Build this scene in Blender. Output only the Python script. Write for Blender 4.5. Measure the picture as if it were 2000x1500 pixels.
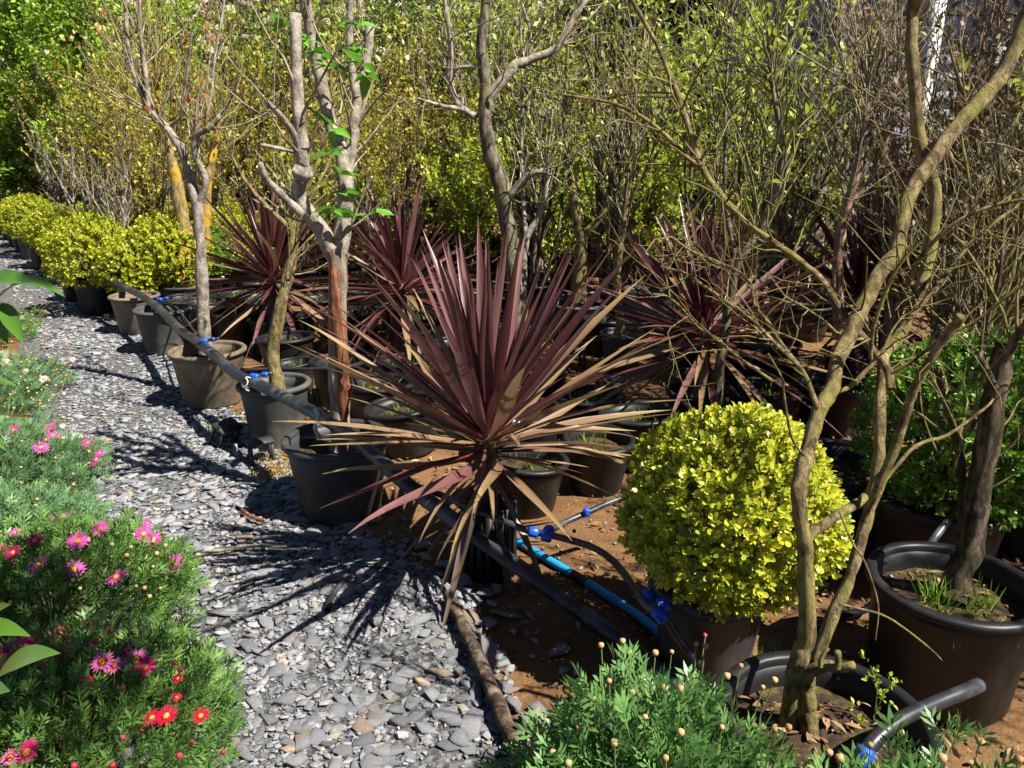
import bpy, math, random
import numpy as np
from mathutils import Vector, Matrix

# ------------------------------------------------------------------ camera, sky, sun
for o in list(bpy.data.objects): bpy.data.objects.remove(o)
SC = bpy.context.scene
COL = SC.collection
FPX, PITCH, CAMH = 1500.0, math.radians(17), 1.6
cam_d = bpy.data.cameras.new('camera'); cam = bpy.data.objects.new('camera', cam_d); COL.objects.link(cam)
cam_d.sensor_width = 36; cam_d.lens = 36*FPX/2000; cam_d.clip_end = 400; cam_d.clip_start = .02
cam.location = (0, 0, CAMH); cam.rotation_euler = (math.pi/2-PITCH, 0, 0)
SC.camera = cam
SUN_EL = math.radians(52); SUN_AZ = Vector((.88, -.47, 0)).normalized()
TOSUN = Vector((SUN_AZ.x*math.cos(SUN_EL), SUN_AZ.y*math.cos(SUN_EL), math.sin(SUN_EL)))
W = bpy.data.worlds.new('World'); SC.world = W; W.use_nodes = True
wn = W.node_tree; wn.nodes.clear()
sky = wn.nodes.new('ShaderNodeTexSky'); sky.sky_type = 'NISHITA'; sky.sun_disc = False
sky.sun_elevation = SUN_EL; sky.sun_rotation = math.atan2(SUN_AZ.x, SUN_AZ.y)
sky.air_density = .55; sky.dust_density = .1; sky.altitude = 900
bg = wn.nodes.new('ShaderNodeBackground'); bg.inputs[1].default_value = .05
wo = wn.nodes.new('ShaderNodeOutputWorld')
wn.links.new(sky.outputs[0], bg.inputs[0]); wn.links.new(bg.outputs[0], wo.inputs[0])
sd = bpy.data.lights.new('sun', 'SUN'); sd.energy = 5.0; sd.angle = math.radians(.5); sd.color = (1, .95, .87)
so = bpy.data.objects.new('sun', sd); COL.objects.link(so)
so.rotation_euler = TOSUN.to_track_quat('Z', 'Y').to_euler(); so.location = (3, -4, 8)
SC.view_settings.view_transform = 'Standard'; SC.view_settings.look = 'None'
SC.view_settings.gamma = 1; SC.view_settings.exposure = 1.32; SC.view_settings.use_curve_mapping = False

SC.cycles.max_bounces = 3; SC.cycles.diffuse_bounces = 1; SC.cycles.glossy_bounces = 1; SC.cycles.transmission_bounces = 2

# ------------------------------------------------------------------ pixel -> place
CP, SP = math.cos(PITCH), math.sin(PITCH)
def ray(x, y):
    a = (x-1000)/FPX; b = -(y-750)/FPX
    return np.array([a, CP+b*SP, -SP+b*CP])
def Gz(x, y, z=0.):                      # where the line of sight meets height z
    d = ray(x, y); t = (z-CAMH)/d[2]
    return d*t+np.array([0, 0, CAMH])
def Py(x, y, Y):                         # where it meets the upright plane at distance Y
    d = ray(x, y); t = Y/d[1]
    return d*t+np.array([0, 0, CAMH])
def depth(p): return p[1]*CP+(CAMH-p[2])*SP

# ------------------------------------------------------------------ mesh helpers
def mesh(name, V, F, mat, smooth=False):
    V = np.asarray(V, dtype=np.float32).reshape(-1, 3)
    me = bpy.data.meshes.new(name)
    if isinstance(F, np.ndarray): F = [F]
    F = [np.asarray(f, dtype=np.int32) for f in F if len(f)]
    loops = np.concatenate([f.ravel() for f in F])
    tot = np.concatenate([np.full(len(f), f.shape[1], dtype=np.int32) for f in F])
    start = np.concatenate([[0], np.cumsum(tot)[:-1]]).astype(np.int32)
    me.vertices.add(len(V)); me.vertices.foreach_set('co', V.ravel())
    me.loops.add(len(loops)); me.loops.foreach_set('vertex_index', loops)
    me.polygons.add(len(tot)); me.polygons.foreach_set('loop_start', start)
    if smooth: me.polygons.foreach_set('use_smooth', np.ones(len(tot), dtype=bool))
    me.update(calc_edges=True); me.validate()
    if mat: me.materials.append(mat)
    return me
def link(name, me, parent=None):
    o = bpy.data.objects.new(name, me); COL.objects.link(o)
    if parent is not None: o.parent = parent
    return o
def part(name, VF, mat, parent, smooth=False, kind=None, local=False):
    V, F = VF
    V = np.asarray(V, float).reshape(-1, 3)
    if parent is not None and not local: V = V-np.array(origin(parent))
    o = link(name, mesh(name, V, F, mat, smooth), parent)
    if kind: o['kind'] = kind
    return o
def origin(o):
    p = Vector((0, 0, 0))
    while o is not None: p = p+o.location; o = o.parent
    return p
def thing(name, label, cat, loc=(0, 0, 0), group=None):
    o = bpy.data.objects.new(name, None); COL.objects.link(o); o.location = loc; o.empty_display_size = .1
    o['label'] = label; o['category'] = cat
    if group: o['group'] = group
    return o
def tag(o, label, cat, group=None):
    o['label'] = label; o['category'] = cat
    if group: o['group'] = group
    return o
CH = {}
def copy_tree(o, parent=None):
    c = o.copy(); COL.objects.link(c); c.parent = parent
    for ch in kids(o): copy_tree(ch, c)
    return c
def kids(o):
    if o.name not in CH: CH[o.name] = list(o.children)
    return CH[o.name]
def place(o, loc, rz=0., s=1., label=None, group=None, sz=None):
    o.location = loc; o.rotation_euler = (0, 0, rz); o.scale = (s, s, s if sz is None else sz)
    if label: o['label'] = label
    if group: o['group'] = group
    return o
def join(*vfs):
    Vs, Fs, n = [], {}, 0
    for V, F in vfs:
        V = np.asarray(V, float).reshape(-1, 3)
        for f in (F if isinstance(F, list) else [F]):
            f = np.asarray(f, int)
            if len(f): Fs.setdefault(f.shape[1], []).append(f+n)
        Vs.append(V); n += len(V)
    return np.concatenate(Vs), [np.concatenate(f) for f in Fs.values()]
def nrm(v): return v/np.maximum(np.linalg.norm(v, axis=-1, keepdims=True), 1e-9)
def tubes(P, R, s=6):                    # P (N,k,3), R (N,k)
    P = np.asarray(P, float); R = np.asarray(R, float)
    if P.ndim == 2: P = P[None]; R = R[None]
    N, k, _ = P.shape
    T = np.empty_like(P); T[:, 1:-1] = P[:, 2:]-P[:, :-2]; T[:, 0] = P[:, 1]-P[:, 0]; T[:, -1] = P[:, -1]-P[:, -2]
    T = nrm(T); mean = nrm(P[:, -1]-P[:, 0])
    ref = np.where(np.abs(mean[:, 2:3]) > .75, np.array([[1., .13, 0]]), np.array([[.1, .07, 1.]]))[:, None, :]
    A = nrm(np.cross(T, np.broadcast_to(ref, T.shape))); B = np.cross(T, A)
    th = np.arange(s)*2*math.pi/s
    V = P[:, :, None]+R[:, :, None, None]*(A[:, :, None]*np.cos(th)[:, None]+B[:, :, None]*np.sin(th)[:, None])
    j = np.arange(s); j2 = (j+1) % s
    q = np.stack([j, j2, j2+s, j+s], 1)
    F = (np.arange(N)[:, None, None, None]*k*s+np.arange(k-1)[None, :, None, None]*s+q[None, None]).reshape(-1, 4)
    return V.reshape(-1, 3), F
def smooth_path(pts, rad, m=4, jit=0., rng=None):
    pts = np.asarray(pts, float); rad = np.asarray(rad, float)
    n = len(pts); E = np.vstack([2*pts[0]-pts[1], pts, 2*pts[-1]-pts[-2]])
    out, ro = [], []
    for i in range(n-1):
        p0, p1, p2, p3 = E[i:i+4]
        for q in range(m):
            t = q/m
            out.append(.5*((2*p1)+(-p0+p2)*t+(2*p0-5*p1+4*p2-p3)*t*t+(-p0+3*p1-3*p2+p3)*t**3))
            ro.append(rad[i]*(1-t)+rad[i+1]*t)
    out.append(pts[-1]); ro.append(rad[-1]); out = np.array(out); ro = np.array(ro)
    if jit and rng is not None:
        out[1:-1] += rng.normal(0, 1, (len(out)-2, 3))*jit*ro[1:-1, None]
        ro = ro*(1+rng.normal(0, .06, len(ro)))
    return out, ro
def pipe(pts, r, s=10, m=6, cap=True):
    P, R = smooth_path(pts, np.full(len(pts), r) if np.isscalar(r) else r, m)
    if cap:
        P = np.vstack([P[:1], P, P[-1:]]); R = np.concatenate([[1e-4], R, [1e-4]])
        T = P.copy(); P[0] -= (P[2]-P[1])*1e-3; P[-1] += (P[-2]-P[-3])*1e-3
    return tubes(P, R, s)
def trace(px, Y0, w, dY=None):           # a limb followed in the picture, standing at distance Y0 (+dY)
    n = len(px); dY = np.zeros(n) if dY is None else np.interp(np.linspace(0, 1, n), np.linspace(0, 1, len(dY)), dY)
    pts = np.array([Py(x, y, Y0+d) for (x, y), d in zip(px, dY)])
    ww = np.interp(np.linspace(0, 1, n), np.linspace(0, 1, len(w)), w)
    return pts, np.array([a/2*depth(p)/FPX for a, p in zip(ww, pts)])
def limb(pts, rad, rng, s=10, m=4, jit=.05, cut=False, flare=0.):
    P, R = smooth_path(pts, rad, m, jit, rng)
    if flare: R[:m+1] *= np.linspace(1+flare, 1, m+1)
    if cut: P = np.vstack([P, P[-1:]+(P[-1]-P[-2])*.02]); R = np.append(R, 1e-4)
    return P, R
def sprout(rng, par, n, L, ang, up, wob, t0=.3, t1=1., rf=.6, k=6, rmin=.0012, rmax=1., end=.35, grow=None):
    # par: list of (P,R); n children spread over them
    lens = np.array([np.linalg.norm(np.diff(P, axis=0), axis=1).sum() for P, R in par])
    idx = rng.choice(len(par), n, p=lens/lens.sum()); t = rng.uniform(t0, t1, n)
    pos = np.empty((n, 3)); tan = np.empty((n, 3)); rr = np.empty(n)
    for i in range(n):
        P, R = par[idx[i]]; f = t[i]*(len(P)-1); a = min(int(f), len(P)-2); u = f-a
        pos[i] = P[a]*(1-u)+P[a+1]*u; tan[i] = P[a+1]-P[a]; rr[i] = R[a]*(1-u)+R[a+1]*u
    tan = nrm(tan); pr = nrm(np.cross(tan, rng.normal(0, 1, (n, 3))))
    a = np.radians(rng.uniform(*ang, n))[:, None]
    d = tan*np.cos(a)+pr*np.sin(a); d[:, 2] += up; d = nrm(d)
    LL = rng.uniform(*L, n)*(1 if grow is None else grow(t))
    out = np.empty((n, k, 3)); out[:, 0] = pos
    for j in range(1, k):
        d = d+rng.normal(0, wob, (n, 3)); d[:, 2] += up*.3; d = nrm(d)
        out[:, j] = out[:, j-1]+d*(LL/(k-1))[:, None]
    r0 = np.clip(rr*rf, rmin, rmax)
    R = r0[:, None]*np.linspace(1, end, k)[None]
    return out, R
def aslist(PR): return list(zip(PR[0], PR[1]))
def along(rng, PR, n, t0=.2, t1=1.):     # points and directions on twigs
    P, R = PR; i = rng.integers(0, len(P), n); f = rng.uniform(t0, t1, n)*(P.shape[1]-1)
    a = np.minimum(f.astype(int), P.shape[1]-2); u = (f-a)[:, None]
    return P[i, a]*(1-u)+P[i, a+1]*u, nrm(P[i, a+1]-P[i, a])
def frames(d, rng=None, upn=None, roll=.6):   # y along d, z roughly up
    d = nrm(d); n = len(d)
    u = np.tile([0, 0, 1.], (n, 1)) if upn is None else np.asarray(upn, float)
    if rng is not None: u = u+rng.normal(0, roll, (n, 3))
    x = nrm(np.cross(d, u)); z = np.cross(x, d)
    return np.stack([x, d, z], 2)
def scatter(T, pos, Fr, sc):
    V, F = T; n = len(pos); sc = np.asarray(sc, float)
    if sc.ndim == 1: sc = np.repeat(sc[:, None], 3, 1)
    VV = np.einsum('nij,nkj->nki', Fr, V[None]*sc[:, None, :])+pos[:, None]
    FF = (np.arange(n)[:, None, None]*len(V)+F[None]).reshape(-1, F.shape[1])
    return VV.reshape(-1, 3), FF
def lathe(prof, s=32, seed=0, wob=0.):
    prof = np.asarray(prof, float); th = np.arange(s)*2*math.pi/s; k = len(prof)
    w = 1+wob*np.sin(2*th+seed)
    V = np.stack([prof[:, None, 0]*np.cos(th)*w, prof[:, None, 0]*np.sin(th)*w, np.repeat(prof[:, 1:2], s, 1)], 2).reshape(-1, 3)
    j = np.arange(s); q = np.stack([j, (j+1) % s, (j+1) % s+s, j+s], 1)
    return V, (np.arange(k-1)[:, None, None]*s+q[None]).reshape(-1, 4)
def box(c, d, rz=0.):
    c = np.array(c, float); d = np.array(d, float)/2
    V = np.array([[x, y, z] for z in (-1, 1) for y in (-1, 1) for x in (-1, 1)], float)*d
    a = math.cos(rz); b = math.sin(rz); V = np.stack([V[:, 0]*a-V[:, 1]*b, V[:, 0]*b+V[:, 1]*a, V[:, 2]], 1)
    return V+c, np.array([[0, 2, 3, 1], [4, 5, 7, 6], [0, 1, 5, 4], [2, 6, 7, 3], [0, 4, 6, 2], [1, 3, 7, 5]])

# leaf templates: along +y, length 1
def oval(w=.5, fold=.08, droop=.12, n=3):
    ys = np.linspace(0, 1, n+2); V = [[0, 0, 0]]; F = []
    for y in ys[1:-1]:
        h = w/2*math.sin(math.pi*y**.8); z = -droop*y*y
        V += [[-h, y, z+fold], [0, y, z], [h, y, z+fold]]
    V.append([0, 1, -droop])
    F += [[0, 2, 1], [0, 3, 2]]
    for i in range(n-1):
        a = 1+3*i; b = a+3
        F += [[a, a+1, b+1], [a, b+1, b], [a+1, a+2, b+2], [a+1, b+2, b+1]]
    a = 1+3*(n-1); F += [[a, a+1, len(V)-1], [a+1, a+2, len(V)-1]]
    return np.array(V, float), np.array(F)
def diamond(w=.4, droop=.15):
    return np.array([[0, 0, 0], [-w/2, .5, .05], [w/2, .5, .05], [0, 1, -droop]], float), np.array([[0, 2, 1], [1, 2, 3]])
def cutleaf(w=.34):                       # finely divided marguerite leaf
    V, F = [], []
    def lobe(p, q, h, z0, z1):
        p = np.array(p, float); q = np.array(q, float); m = p*.4+q*.6; d = q-p; nn = np.array([-d[1], d[0]])/np.hypot(*d)*h
        i = len(V); V.extend([[p[0], p[1], z0], [m[0]-nn[0], m[1]-nn[1], (z0+z1)/2], [m[0]+nn[0], m[1]+nn[1], (z0+z1)/2], [q[0], q[1], z1]])
        F.extend([[i, i+1, i+2], [i+1, i+3, i+2]])
    lobe((0, 0), (0, .6), .022, 0, .05); lobe((0, .5), (0, 1), .05, .05, -.03)
    for y, l in ((.32, .26), (.5, .36), (.68, .28)):
        for s in (-1, 1): lobe((0, y), (s*l*.75, y+l*.85), .042, .03, .07)
    return np.array(V, float), np.array(F)
def round_leaf(w=.66):
    pr = [(.0, .05), (.3, .55), (.62, 1.), (.88, .72), (1., .22)]; V = []; F = []
    for y, h in pr: V += [[-h*w/2, y, .07*h], [0, y, 0], [h*w/2, y, .07*h]]
    for i in range(4):
        a = 3*i; F += [[a, a+1, a+4], [a, a+4, a+3], [a+1, a+2, a+5], [a+1, a+5, a+4]]
    return np.array(V, float), np.array(F)
def sprig(rng, n=4, w=.62):               # upright boxwood shoot with pairs of leaves
    T = round_leaf(w); pos = []; d = []
    for i in range(n):
        h = .15+.75*i/n; a0 = i*math.pi/2+rng.uniform(-.3, .3)
        for s in (0, math.pi):
            e = .55+.5*i/n; pos.append([0, h, 0]); d.append([math.cos(a0+s)*math.cos(e), math.sin(e), math.sin(a0+s)*math.cos(e)])
    Fr = frames(np.array(d), None, np.tile([0, 1., .01], (len(d), 1)))
    return scatter(T, np.array(pos), Fr, rng.uniform(.36, .52, len(d)))

# ------------------------------------------------------------------ materials
def nodes(name):
    m = bpy.data.materials.new(name); m.use_nodes = True; nt = m.node_tree; nt.nodes.clear()
    out = nt.nodes.new('ShaderNodeOutputMaterial'); p = nt.nodes.new('ShaderNodeBsdfPrincipled')
    nt.links.new(p.outputs[0], out.inputs[0]); return m, nt, p, out
def ramp(nt, fac, stops, interp='LINEAR'):
    r = nt.nodes.new('ShaderNodeValToRGB'); e = r.color_ramp.elements; r.color_ramp.interpolation = interp
    while len(e) < len(stops): e.new(.5)
    for x, (p, c) in zip(e, stops): x.position = p; x.color = (*c, 1)
    nt.links.new(fac, r.inputs[0]); return r.outputs[0]
def noise(nt, scale, detail=4, rough=.55, vec=None, stretch=None, coord='Object'):
    n = nt.nodes.new('ShaderNodeTexNoise'); n.inputs['Scale'].default_value = scale; n.inputs['Detail'].default_value = detail; n.inputs['Roughness'].default_value = rough
    tc = nt.nodes.new('ShaderNodeTexCoord'); v = tc.outputs[coord]
    if stretch:
        mp = nt.nodes.new('ShaderNodeMapping'); mp.inputs['Scale'].default_value = stretch; nt.links.new(v, mp.inputs[0]); v = mp.outputs[0]
    nt.links.new(v, n.inputs['Vector']); return n.outputs[0]
def mixc(nt, fac, a, b):
    m = nt.nodes.new('ShaderNodeMix'); m.data_type = 'RGBA'
    for s, v in ((0, fac), (6, a), (7, b)):
        if hasattr(v, 'links'): nt.links.new(v, m.inputs[s])
        else: m.inputs[s].default_value = v if s == 0 else (*v, 1)
    return m.outputs[2]
def bump(nt, p, h, dist=.01, strength=.6):
    b = nt.nodes.new('ShaderNodeBump'); b.inputs['Distance'].default_value = dist; b.inputs['Strength'].default_value = strength
    nt.links.new(h, b.inputs['Height']); nt.links.new(b.outputs[0], p.inputs['Normal'])
def rnd(nt):                              # differs from leaf to leaf, stone to stone
    g = nt.nodes.new('ShaderNodeNewGeometry'); o = nt.nodes.new('ShaderNodeObjectInfo')
    a = nt.nodes.new('ShaderNodeMath'); a.operation = 'ADD'; nt.links.new(g.outputs['Random Per Island'], a.inputs[0]); nt.links.new(o.outputs['Random'], a.inputs[1])
    f = nt.nodes.new('ShaderNodeMath'); f.operation = 'FRACT'; nt.links.new(a.outputs[0], f.inputs[0]); return f.outputs[0]
def leafmat(name, stops, trans=.3, rough=.42, spec=.4, tcol=None):
    m, nt, p, out = nodes(name); n = len(stops)
    c = ramp(nt, rnd(nt), [(i/(n-1), s) for i, s in enumerate(stops)])
    nt.links.new(c, p.inputs['Base Color']); p.inputs['Roughness'].default_value = rough; p.inputs['Specular IOR Level'].default_value = spec
    t = nt.nodes.new('ShaderNodeBsdfTranslucent'); mx = nt.nodes.new('ShaderNodeMixShader'); mx.inputs[0].default_value = trans
    if tcol: c2 = mixc(nt, .5, c, tcol); nt.links.new(c2, t.inputs[0])
    else: nt.links.new(c, t.inputs[0])
    nt.links.new(p.outputs[0], mx.inputs[1]); nt.links.new(t.outputs[0], mx.inputs[2]); nt.links.new(mx.outputs[0], out.inputs[0])
    return m
def barkmat(name, a, b, c=None, cscale=6, camt=(.5, .62), scale=30, rough=.85, stretch=(1, 1, .35), bd=.006):
    m, nt, p, out = nodes(name)
    n1 = noise(nt, scale, 8, .72, stretch=stretch); col = ramp(nt, n1, [(.36, tuple(x*.55 for x in a)), (.46, a), (.62, b), (.75, tuple(min(1, x*1.25) for x in b))])
    if c:
        n2 = noise(nt, cscale, 5, .6); f = ramp(nt, n2, [(camt[0], (0, 0, 0)), (camt[1], (1, 1, 1))]); col = mixc(nt, f, col, c)
    nt.links.new(col, p.inputs['Base Color']); p.inputs['Roughness'].default_value = rough; p.inputs['Specular IOR Level'].default_value = .2
    bump(nt, p, n1, bd*2.2, 1.); return m
def plain(name, col, rough=.5, var=.15, scale=8, col2=None, cut=(.45, .6), bd=0, spec=.5, metal=0):
    m, nt, p, out = nodes(name); n1 = noise(nt, scale, 5, .6)
    d = tuple(x*(1-var) for x in col); b = tuple(min(1, x*(1+var)) for x in col)
    c = ramp(nt, n1, [(.3, d), (.7, b)])
    if col2:
        n2 = noise(nt, scale*.45, 6, .65); f = ramp(nt, n2, [(cut[0], (0, 0, 0)), (cut[1], (1, 1, 1))]); c = mixc(nt, f, c, col2)
    nt.links.new(c, p.inputs['Base Color']); p.inputs['Roughness'].default_value = rough; p.inputs['Specular IOR Level'].default_value = spec
    if bd: bump(nt, p, noise(nt, scale*6, 4), bd)
    return m
M = {}
M['pot_black'] = plain('pot_black', (.012, .0125, .0135), .45, .3, 9, (.04, .034, .028), (.5, .75), spec=.3)
M['pot_dusty'] = plain('pot_dusty', (.17, .13, .085), .75, .35, 6, (.045, .042, .04), (.48, .66), spec=.2)
M['pot_grey'] = plain('pot_grey', (.06, .063, .06), .65, .25, 6, (.17, .15, .11), (.5, .7), spec=.3)
M['pot_dark'] = plain('pot_dark', (.035, .036, .038), .55, .3, 7, (.11, .095, .07), (.52, .72), spec=.35)
M['pot_brown'] = plain('pot_brown', (.035, .024, .02), .5, .25, 7, (.10, .07, .05), (.55, .75), spec=.35)
M['terracotta'] = plain('terracotta', (.42, .17, .07), .8, .2, 9)
M['potting_soil'] = plain('potting_soil', (.045, .03, .02), .95, .5, 40, (.10, .085, .025), (.5, .62), .01, spec=.1)
M['hose'] = plain('hose', (.018, .019, .023), .36, .3, 14, (.10, .10, .11), (.5, .68), spec=.5)  # the second, lighter grey stands in for highlight streaks on the pipe
M['blue_fit'] = plain('blue_fit', (.008, .075, .55), .38, .12, 20)
M['blue_pipe'] = plain('blue_pipe', (.01, .27, .60), .4, .12, 10, (.08, .12, .17), (.62, .72))
M['tie'] = plain('tie', (.42, .44, .36), .8, .15, 30)
M['white'] = plain('white', (.75, .77, .78), .5, .05, 20)
M['stick'] = barkmat('stick', (.05, .035, .025), (.17, .12, .08), (.26, .2, .14), 14, (.52, .66), 26, stretch=(1, 1, 1))
M['bark_peel'] = barkmat('bark_peel', (.19, .155, .11), (.40, .34, .25), (.30, .10, .04), 4, (.56, .60), 34, stretch=(1, 1, .16), bd=.012)
M['bark_grey'] = barkmat('bark_grey', (.21, .18, .14), (.41, .36, .29), (.14, .12, .07), 5, (.55, .7), 22, stretch=(1, 1, .8))
M['bark_red'] = barkmat('bark_red', (.14, .05, .02), (.36, .15, .07), None, scale=40, stretch=(1, 1, .1), bd=.01)
M['bark_moss'] = barkmat('bark_moss', (.115, .083, .037), (.35, .265, .13), (.23, .205, .05), 9, (.46, .62), 45, stretch=(1, 1, .5), bd=.008)
M['bark_twig'] = barkmat('bark_twig', (.13, .11, .035), (.26, .22, .085), None, scale=20)
M['bark_dark'] = barkmat('bark_dark', (.07, .058, .038), (.25, .21, .15), (.17, .16, .06), 6, (.52, .66), 25)
M['bark_rough'] = barkmat('bark_rough', (.05, .035, .022), (.24, .18, .12), (.06, .06, .018), 5, (.5, .62), 38, stretch=(1, 1, .3), bd=.014)
M['bark_lichen'] = barkmat('bark_lichen', (.17, .12, .05), (.34, .25, .10), (.44, .26, .02), 9, (.46, .56), 30)
M['twig_ochre'] = barkmat('twig_ochre', (.18, .14, .05), (.34, .28, .11), None, scale=12)
M['bark_pink'] = barkmat('bark_pink', (.2, .13, .085), (.42, .29, .19), None, scale=34, stretch=(1, 1, .3), bd=.008)
M['twig_brown'] = barkmat('twig_brown', (.19, .155, .10), (.44, .37, .26), None, scale=12)
M['twig_olive'] = barkmat('twig_olive', (.14, .13, .05), (.32, .29, .13), None, scale=12)
M['box_yellow'] = leafmat('box_yellow', [(.14, .23, .015), (.40, .47, .03), (.60, .60, .045), (.56, .49, .04), (.30, .40, .02)], .3, .32, .5)
M['box_far'] = leafmat('box_far', [(.156, .221, .016), (.377, .416, .019), (.520, .481, .026), (.260, .351, .019)], .3, .4, .4)
M['box_green'] = leafmat('box_green', [(.046, .130, .016), (.104, .234, .019), (.208, .351, .026), (.065, .169, .019)], .25, .28, .5)
M['daisy_leaf'] = leafmat('daisy_leaf', [(.07, .15, .035), (.11, .23, .05), (.18, .31, .06), (.10, .21, .055)], .3, .45, .4)
M['daisy_blue'] = leafmat('daisy_blue', [(.08, .17, .075), (.13, .25, .10), (.18, .31, .12), (.10, .21, .085)], .3, .45, .4)
M['daisy_fore'] = leafmat('daisy_fore', [(.07, .16, .045), (.11, .24, .065), (.16, .30, .075), (.09, .20, .06)], .3, .4, .45)
M['stem'] = leafmat('stem', [(.12, .17, .04), (.18, .22, .06)], .1)
M['evergreen'] = leafmat('evergreen', [(.092, .202, .022), (.202, .368, .033), (.368, .534, .040), (.166, .313, .028)], .35, .4)
M['lime'] = leafmat('lime', [(.216, .324, .027), (.365, .446, .034), (.486, .513, .041), (.270, .365, .027)], .4, .4)
M['yellow_leaf'] = leafmat('yellow_leaf', [(.22, .27, .03), (.36, .36, .035), (.48, .40, .04), (.46, .33, .03), (.28, .31, .03)], .35, .4)
M['young_leaf'] = leafmat('young_leaf', [(.210, .350, .035), (.378, .476, .056), (.462, .518, .070), (.308, .406, .042)], .4, .4)
M['olive_leaf'] = leafmat('olive_leaf', [(.078, .085, .026), (.169, .156, .065), (.286, .221, .130), (.221, .130, .039)], .25, .5, .25)
M['red_leaf'] = leafmat('red_leaf', [(.30, .09, .03), (.40, .17, .04)], .35)
M['apple_leaf'] = leafmat('apple_leaf', [(.084, .264, .024), (.144, .372, .036), (.204, .432, .048)], .35, .35)
M['laurel'] = leafmat('laurel', [(.07, .17, .02), (.13, .25, .035)], .3, .25, .6)
M['grass'] = leafmat('grass', [(.10, .22, .02), (.18, .32, .03), (.26, .34, .05)], .35)
M['moss'] = leafmat('moss', [(.20, .24, .02), (.32, .22, .04), (.36, .12, .05)], .2)
M['litter'] = leafmat('litter', [(.20, .11, .045), (.34, .21, .10), (.13, .08, .04), (.40, .30, .18)], .1, .8, .1)
M['teal_litter'] = leafmat('teal_litter', [(.13, .19, .16), (.20, .27, .22)], .1, .7, .2)
M['blossom'] = leafmat('blossom', [(.7, .68, .66), (.75, .7, .68)], .3)
M['pet_magenta'] = leafmat('pet_magenta', [(.55, .035, .28), (.62, .06, .36), (.58, .10, .38)], .3, .5, .2)
M['pet_pink'] = leafmat('pet_pink', [(.66, .16, .36), (.62, .12, .34)], .3, .5, .2)
M['pet_red'] = leafmat('pet_red', [(.36, .005, .025), (.46, .008, .05), (.40, .01, .03)], .25, .5, .2)
M['pet_crimson'] = leafmat('pet_crimson', [(.45, .01, .10), (.52, .02, .16)], .25, .5, .2)
M['pet_pale'] = leafmat('pet_pale', [(.72, .50, .52), (.70, .42, .47)], .3, .5, .2)
M['disc'] = plain('disc', (.62, .24, .015), .7, .2, 200)
M['bud_tan'] = leafmat('bud_tan', [(.40, .24, .10), (.48, .33, .15), (.42, .20, .10)], .1, .7)
M['bud_red'] = leafmat('bud_red', [(.30, .01, .03), (.36, .02, .06)], .1, .6)
def cordmat(name, base, mid, tip, pale):
    m, nt, p, out = nodes(name)
    a = nt.nodes.new('ShaderNodeAttribute'); a.attribute_name = 'along'
    c = ramp(nt, a.outputs['Fac'], [(0, base), (.2, mid), (.55, tuple(a*.75+b*.25 for a, b in zip(mid, tip))), (1, tip)])
    f = ramp(nt, rnd(nt), [(0, (0, 0, 0)), (.45, (.1, .1, .1)), (1, (.75, .75, .75))]); c = mixc(nt, f, c, pale)
    st = noise(nt, 1.0, 3, .6, stretch=(160, 3, 3)); c2 = mixc(nt, ramp(nt, st, [(.35, (0, 0, 0)), (.7, (.45, .45, .45))]), c, tuple(x*.5 for x in mid))
    nt.links.new(c2, p.inputs['Base Color']); p.inputs['Roughness'].default_value = .38; p.inputs['Specular IOR Level'].default_value = .5
    t = nt.nodes.new('ShaderNodeBsdfTranslucent'); nt.links.new(c2, t.inputs[0]); mx = nt.nodes.new('ShaderNodeMixShader'); mx.inputs[0].default_value = .2
    nt.links.new(p.outputs[0], mx.inputs[1]); nt.links.new(t.outputs[0], mx.inputs[2]); nt.links.new(mx.outputs[0], out.inputs[0])
    bump(nt, p, st, .002, .5); return m
M['cord_red'] = cordmat('cord_red', (.25, .026, .022), (.085, .018, .022), (.13, .055, .045), (.27, .14, .13))  # last colour puts the leaves' pinkish sheen into the base colour
M['cord_bronze'] = cordmat('cord_bronze', (.17, .05, .04), (.19, .10, .065), (.34, .26, .085), (.30, .20, .11))
M['cord_dead'] = cordmat('cord_dead', (.06, .035, .025), (.11, .07, .05), (.17, .12, .08), (.19, .14, .10))
# ground
m, nt, p, _ = nodes('soil_ground'); M['soil'] = m
n1 = noise(nt, 3.2, 8, .65); c = ramp(nt, n1, [(.3, (.11, .058, .026)), (.55, (.20, .108, .047)), (.75, (.27, .16, .075))])
n2 = noise(nt, 60, 6, .7); c = mixc(nt, ramp(nt, n2, [(.5, (0, 0, 0)), (.7, (.6, .6, .6))]), c, (.10, .06, .032))
nt.links.new(c, p.inputs['Base Color']); p.inputs['Roughness'].default_value = .95; p.inputs['Specular IOR Level'].default_value = .1; bump(nt, p, n2, .02, .8)
m, nt, p, _ = nodes('gravel_bed'); M['gravel'] = m
n1 = noise(nt, 2.2, 6, .6); n2 = noise(nt, 48, 8, .7); v = nt.nodes.new('ShaderNodeTexVoronoi'); v.inputs['Scale'].default_value = 30; tc = nt.nodes.new('ShaderNodeTexCoord'); nt.links.new(tc.outputs['Object'], v.inputs[0])
c = ramp(nt, n2, [(.34, (.025, .025, .025)), (.5, (.085, .085, .085)), (.68, (.21, .21, .215))]); c = mixc(nt, ramp(nt, n1, [(.5, (0, 0, 0)), (.7, (.5, .5, .5))]), c, (.11, .10, .085))
nt.links.new(c, p.inputs['Base Color']); p.inputs['Roughness'].default_value = .9; bump(nt, p, v.outputs[0], .03, .9)
m, nt, p, _ = nodes('slate'); M['slate'] = m
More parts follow.
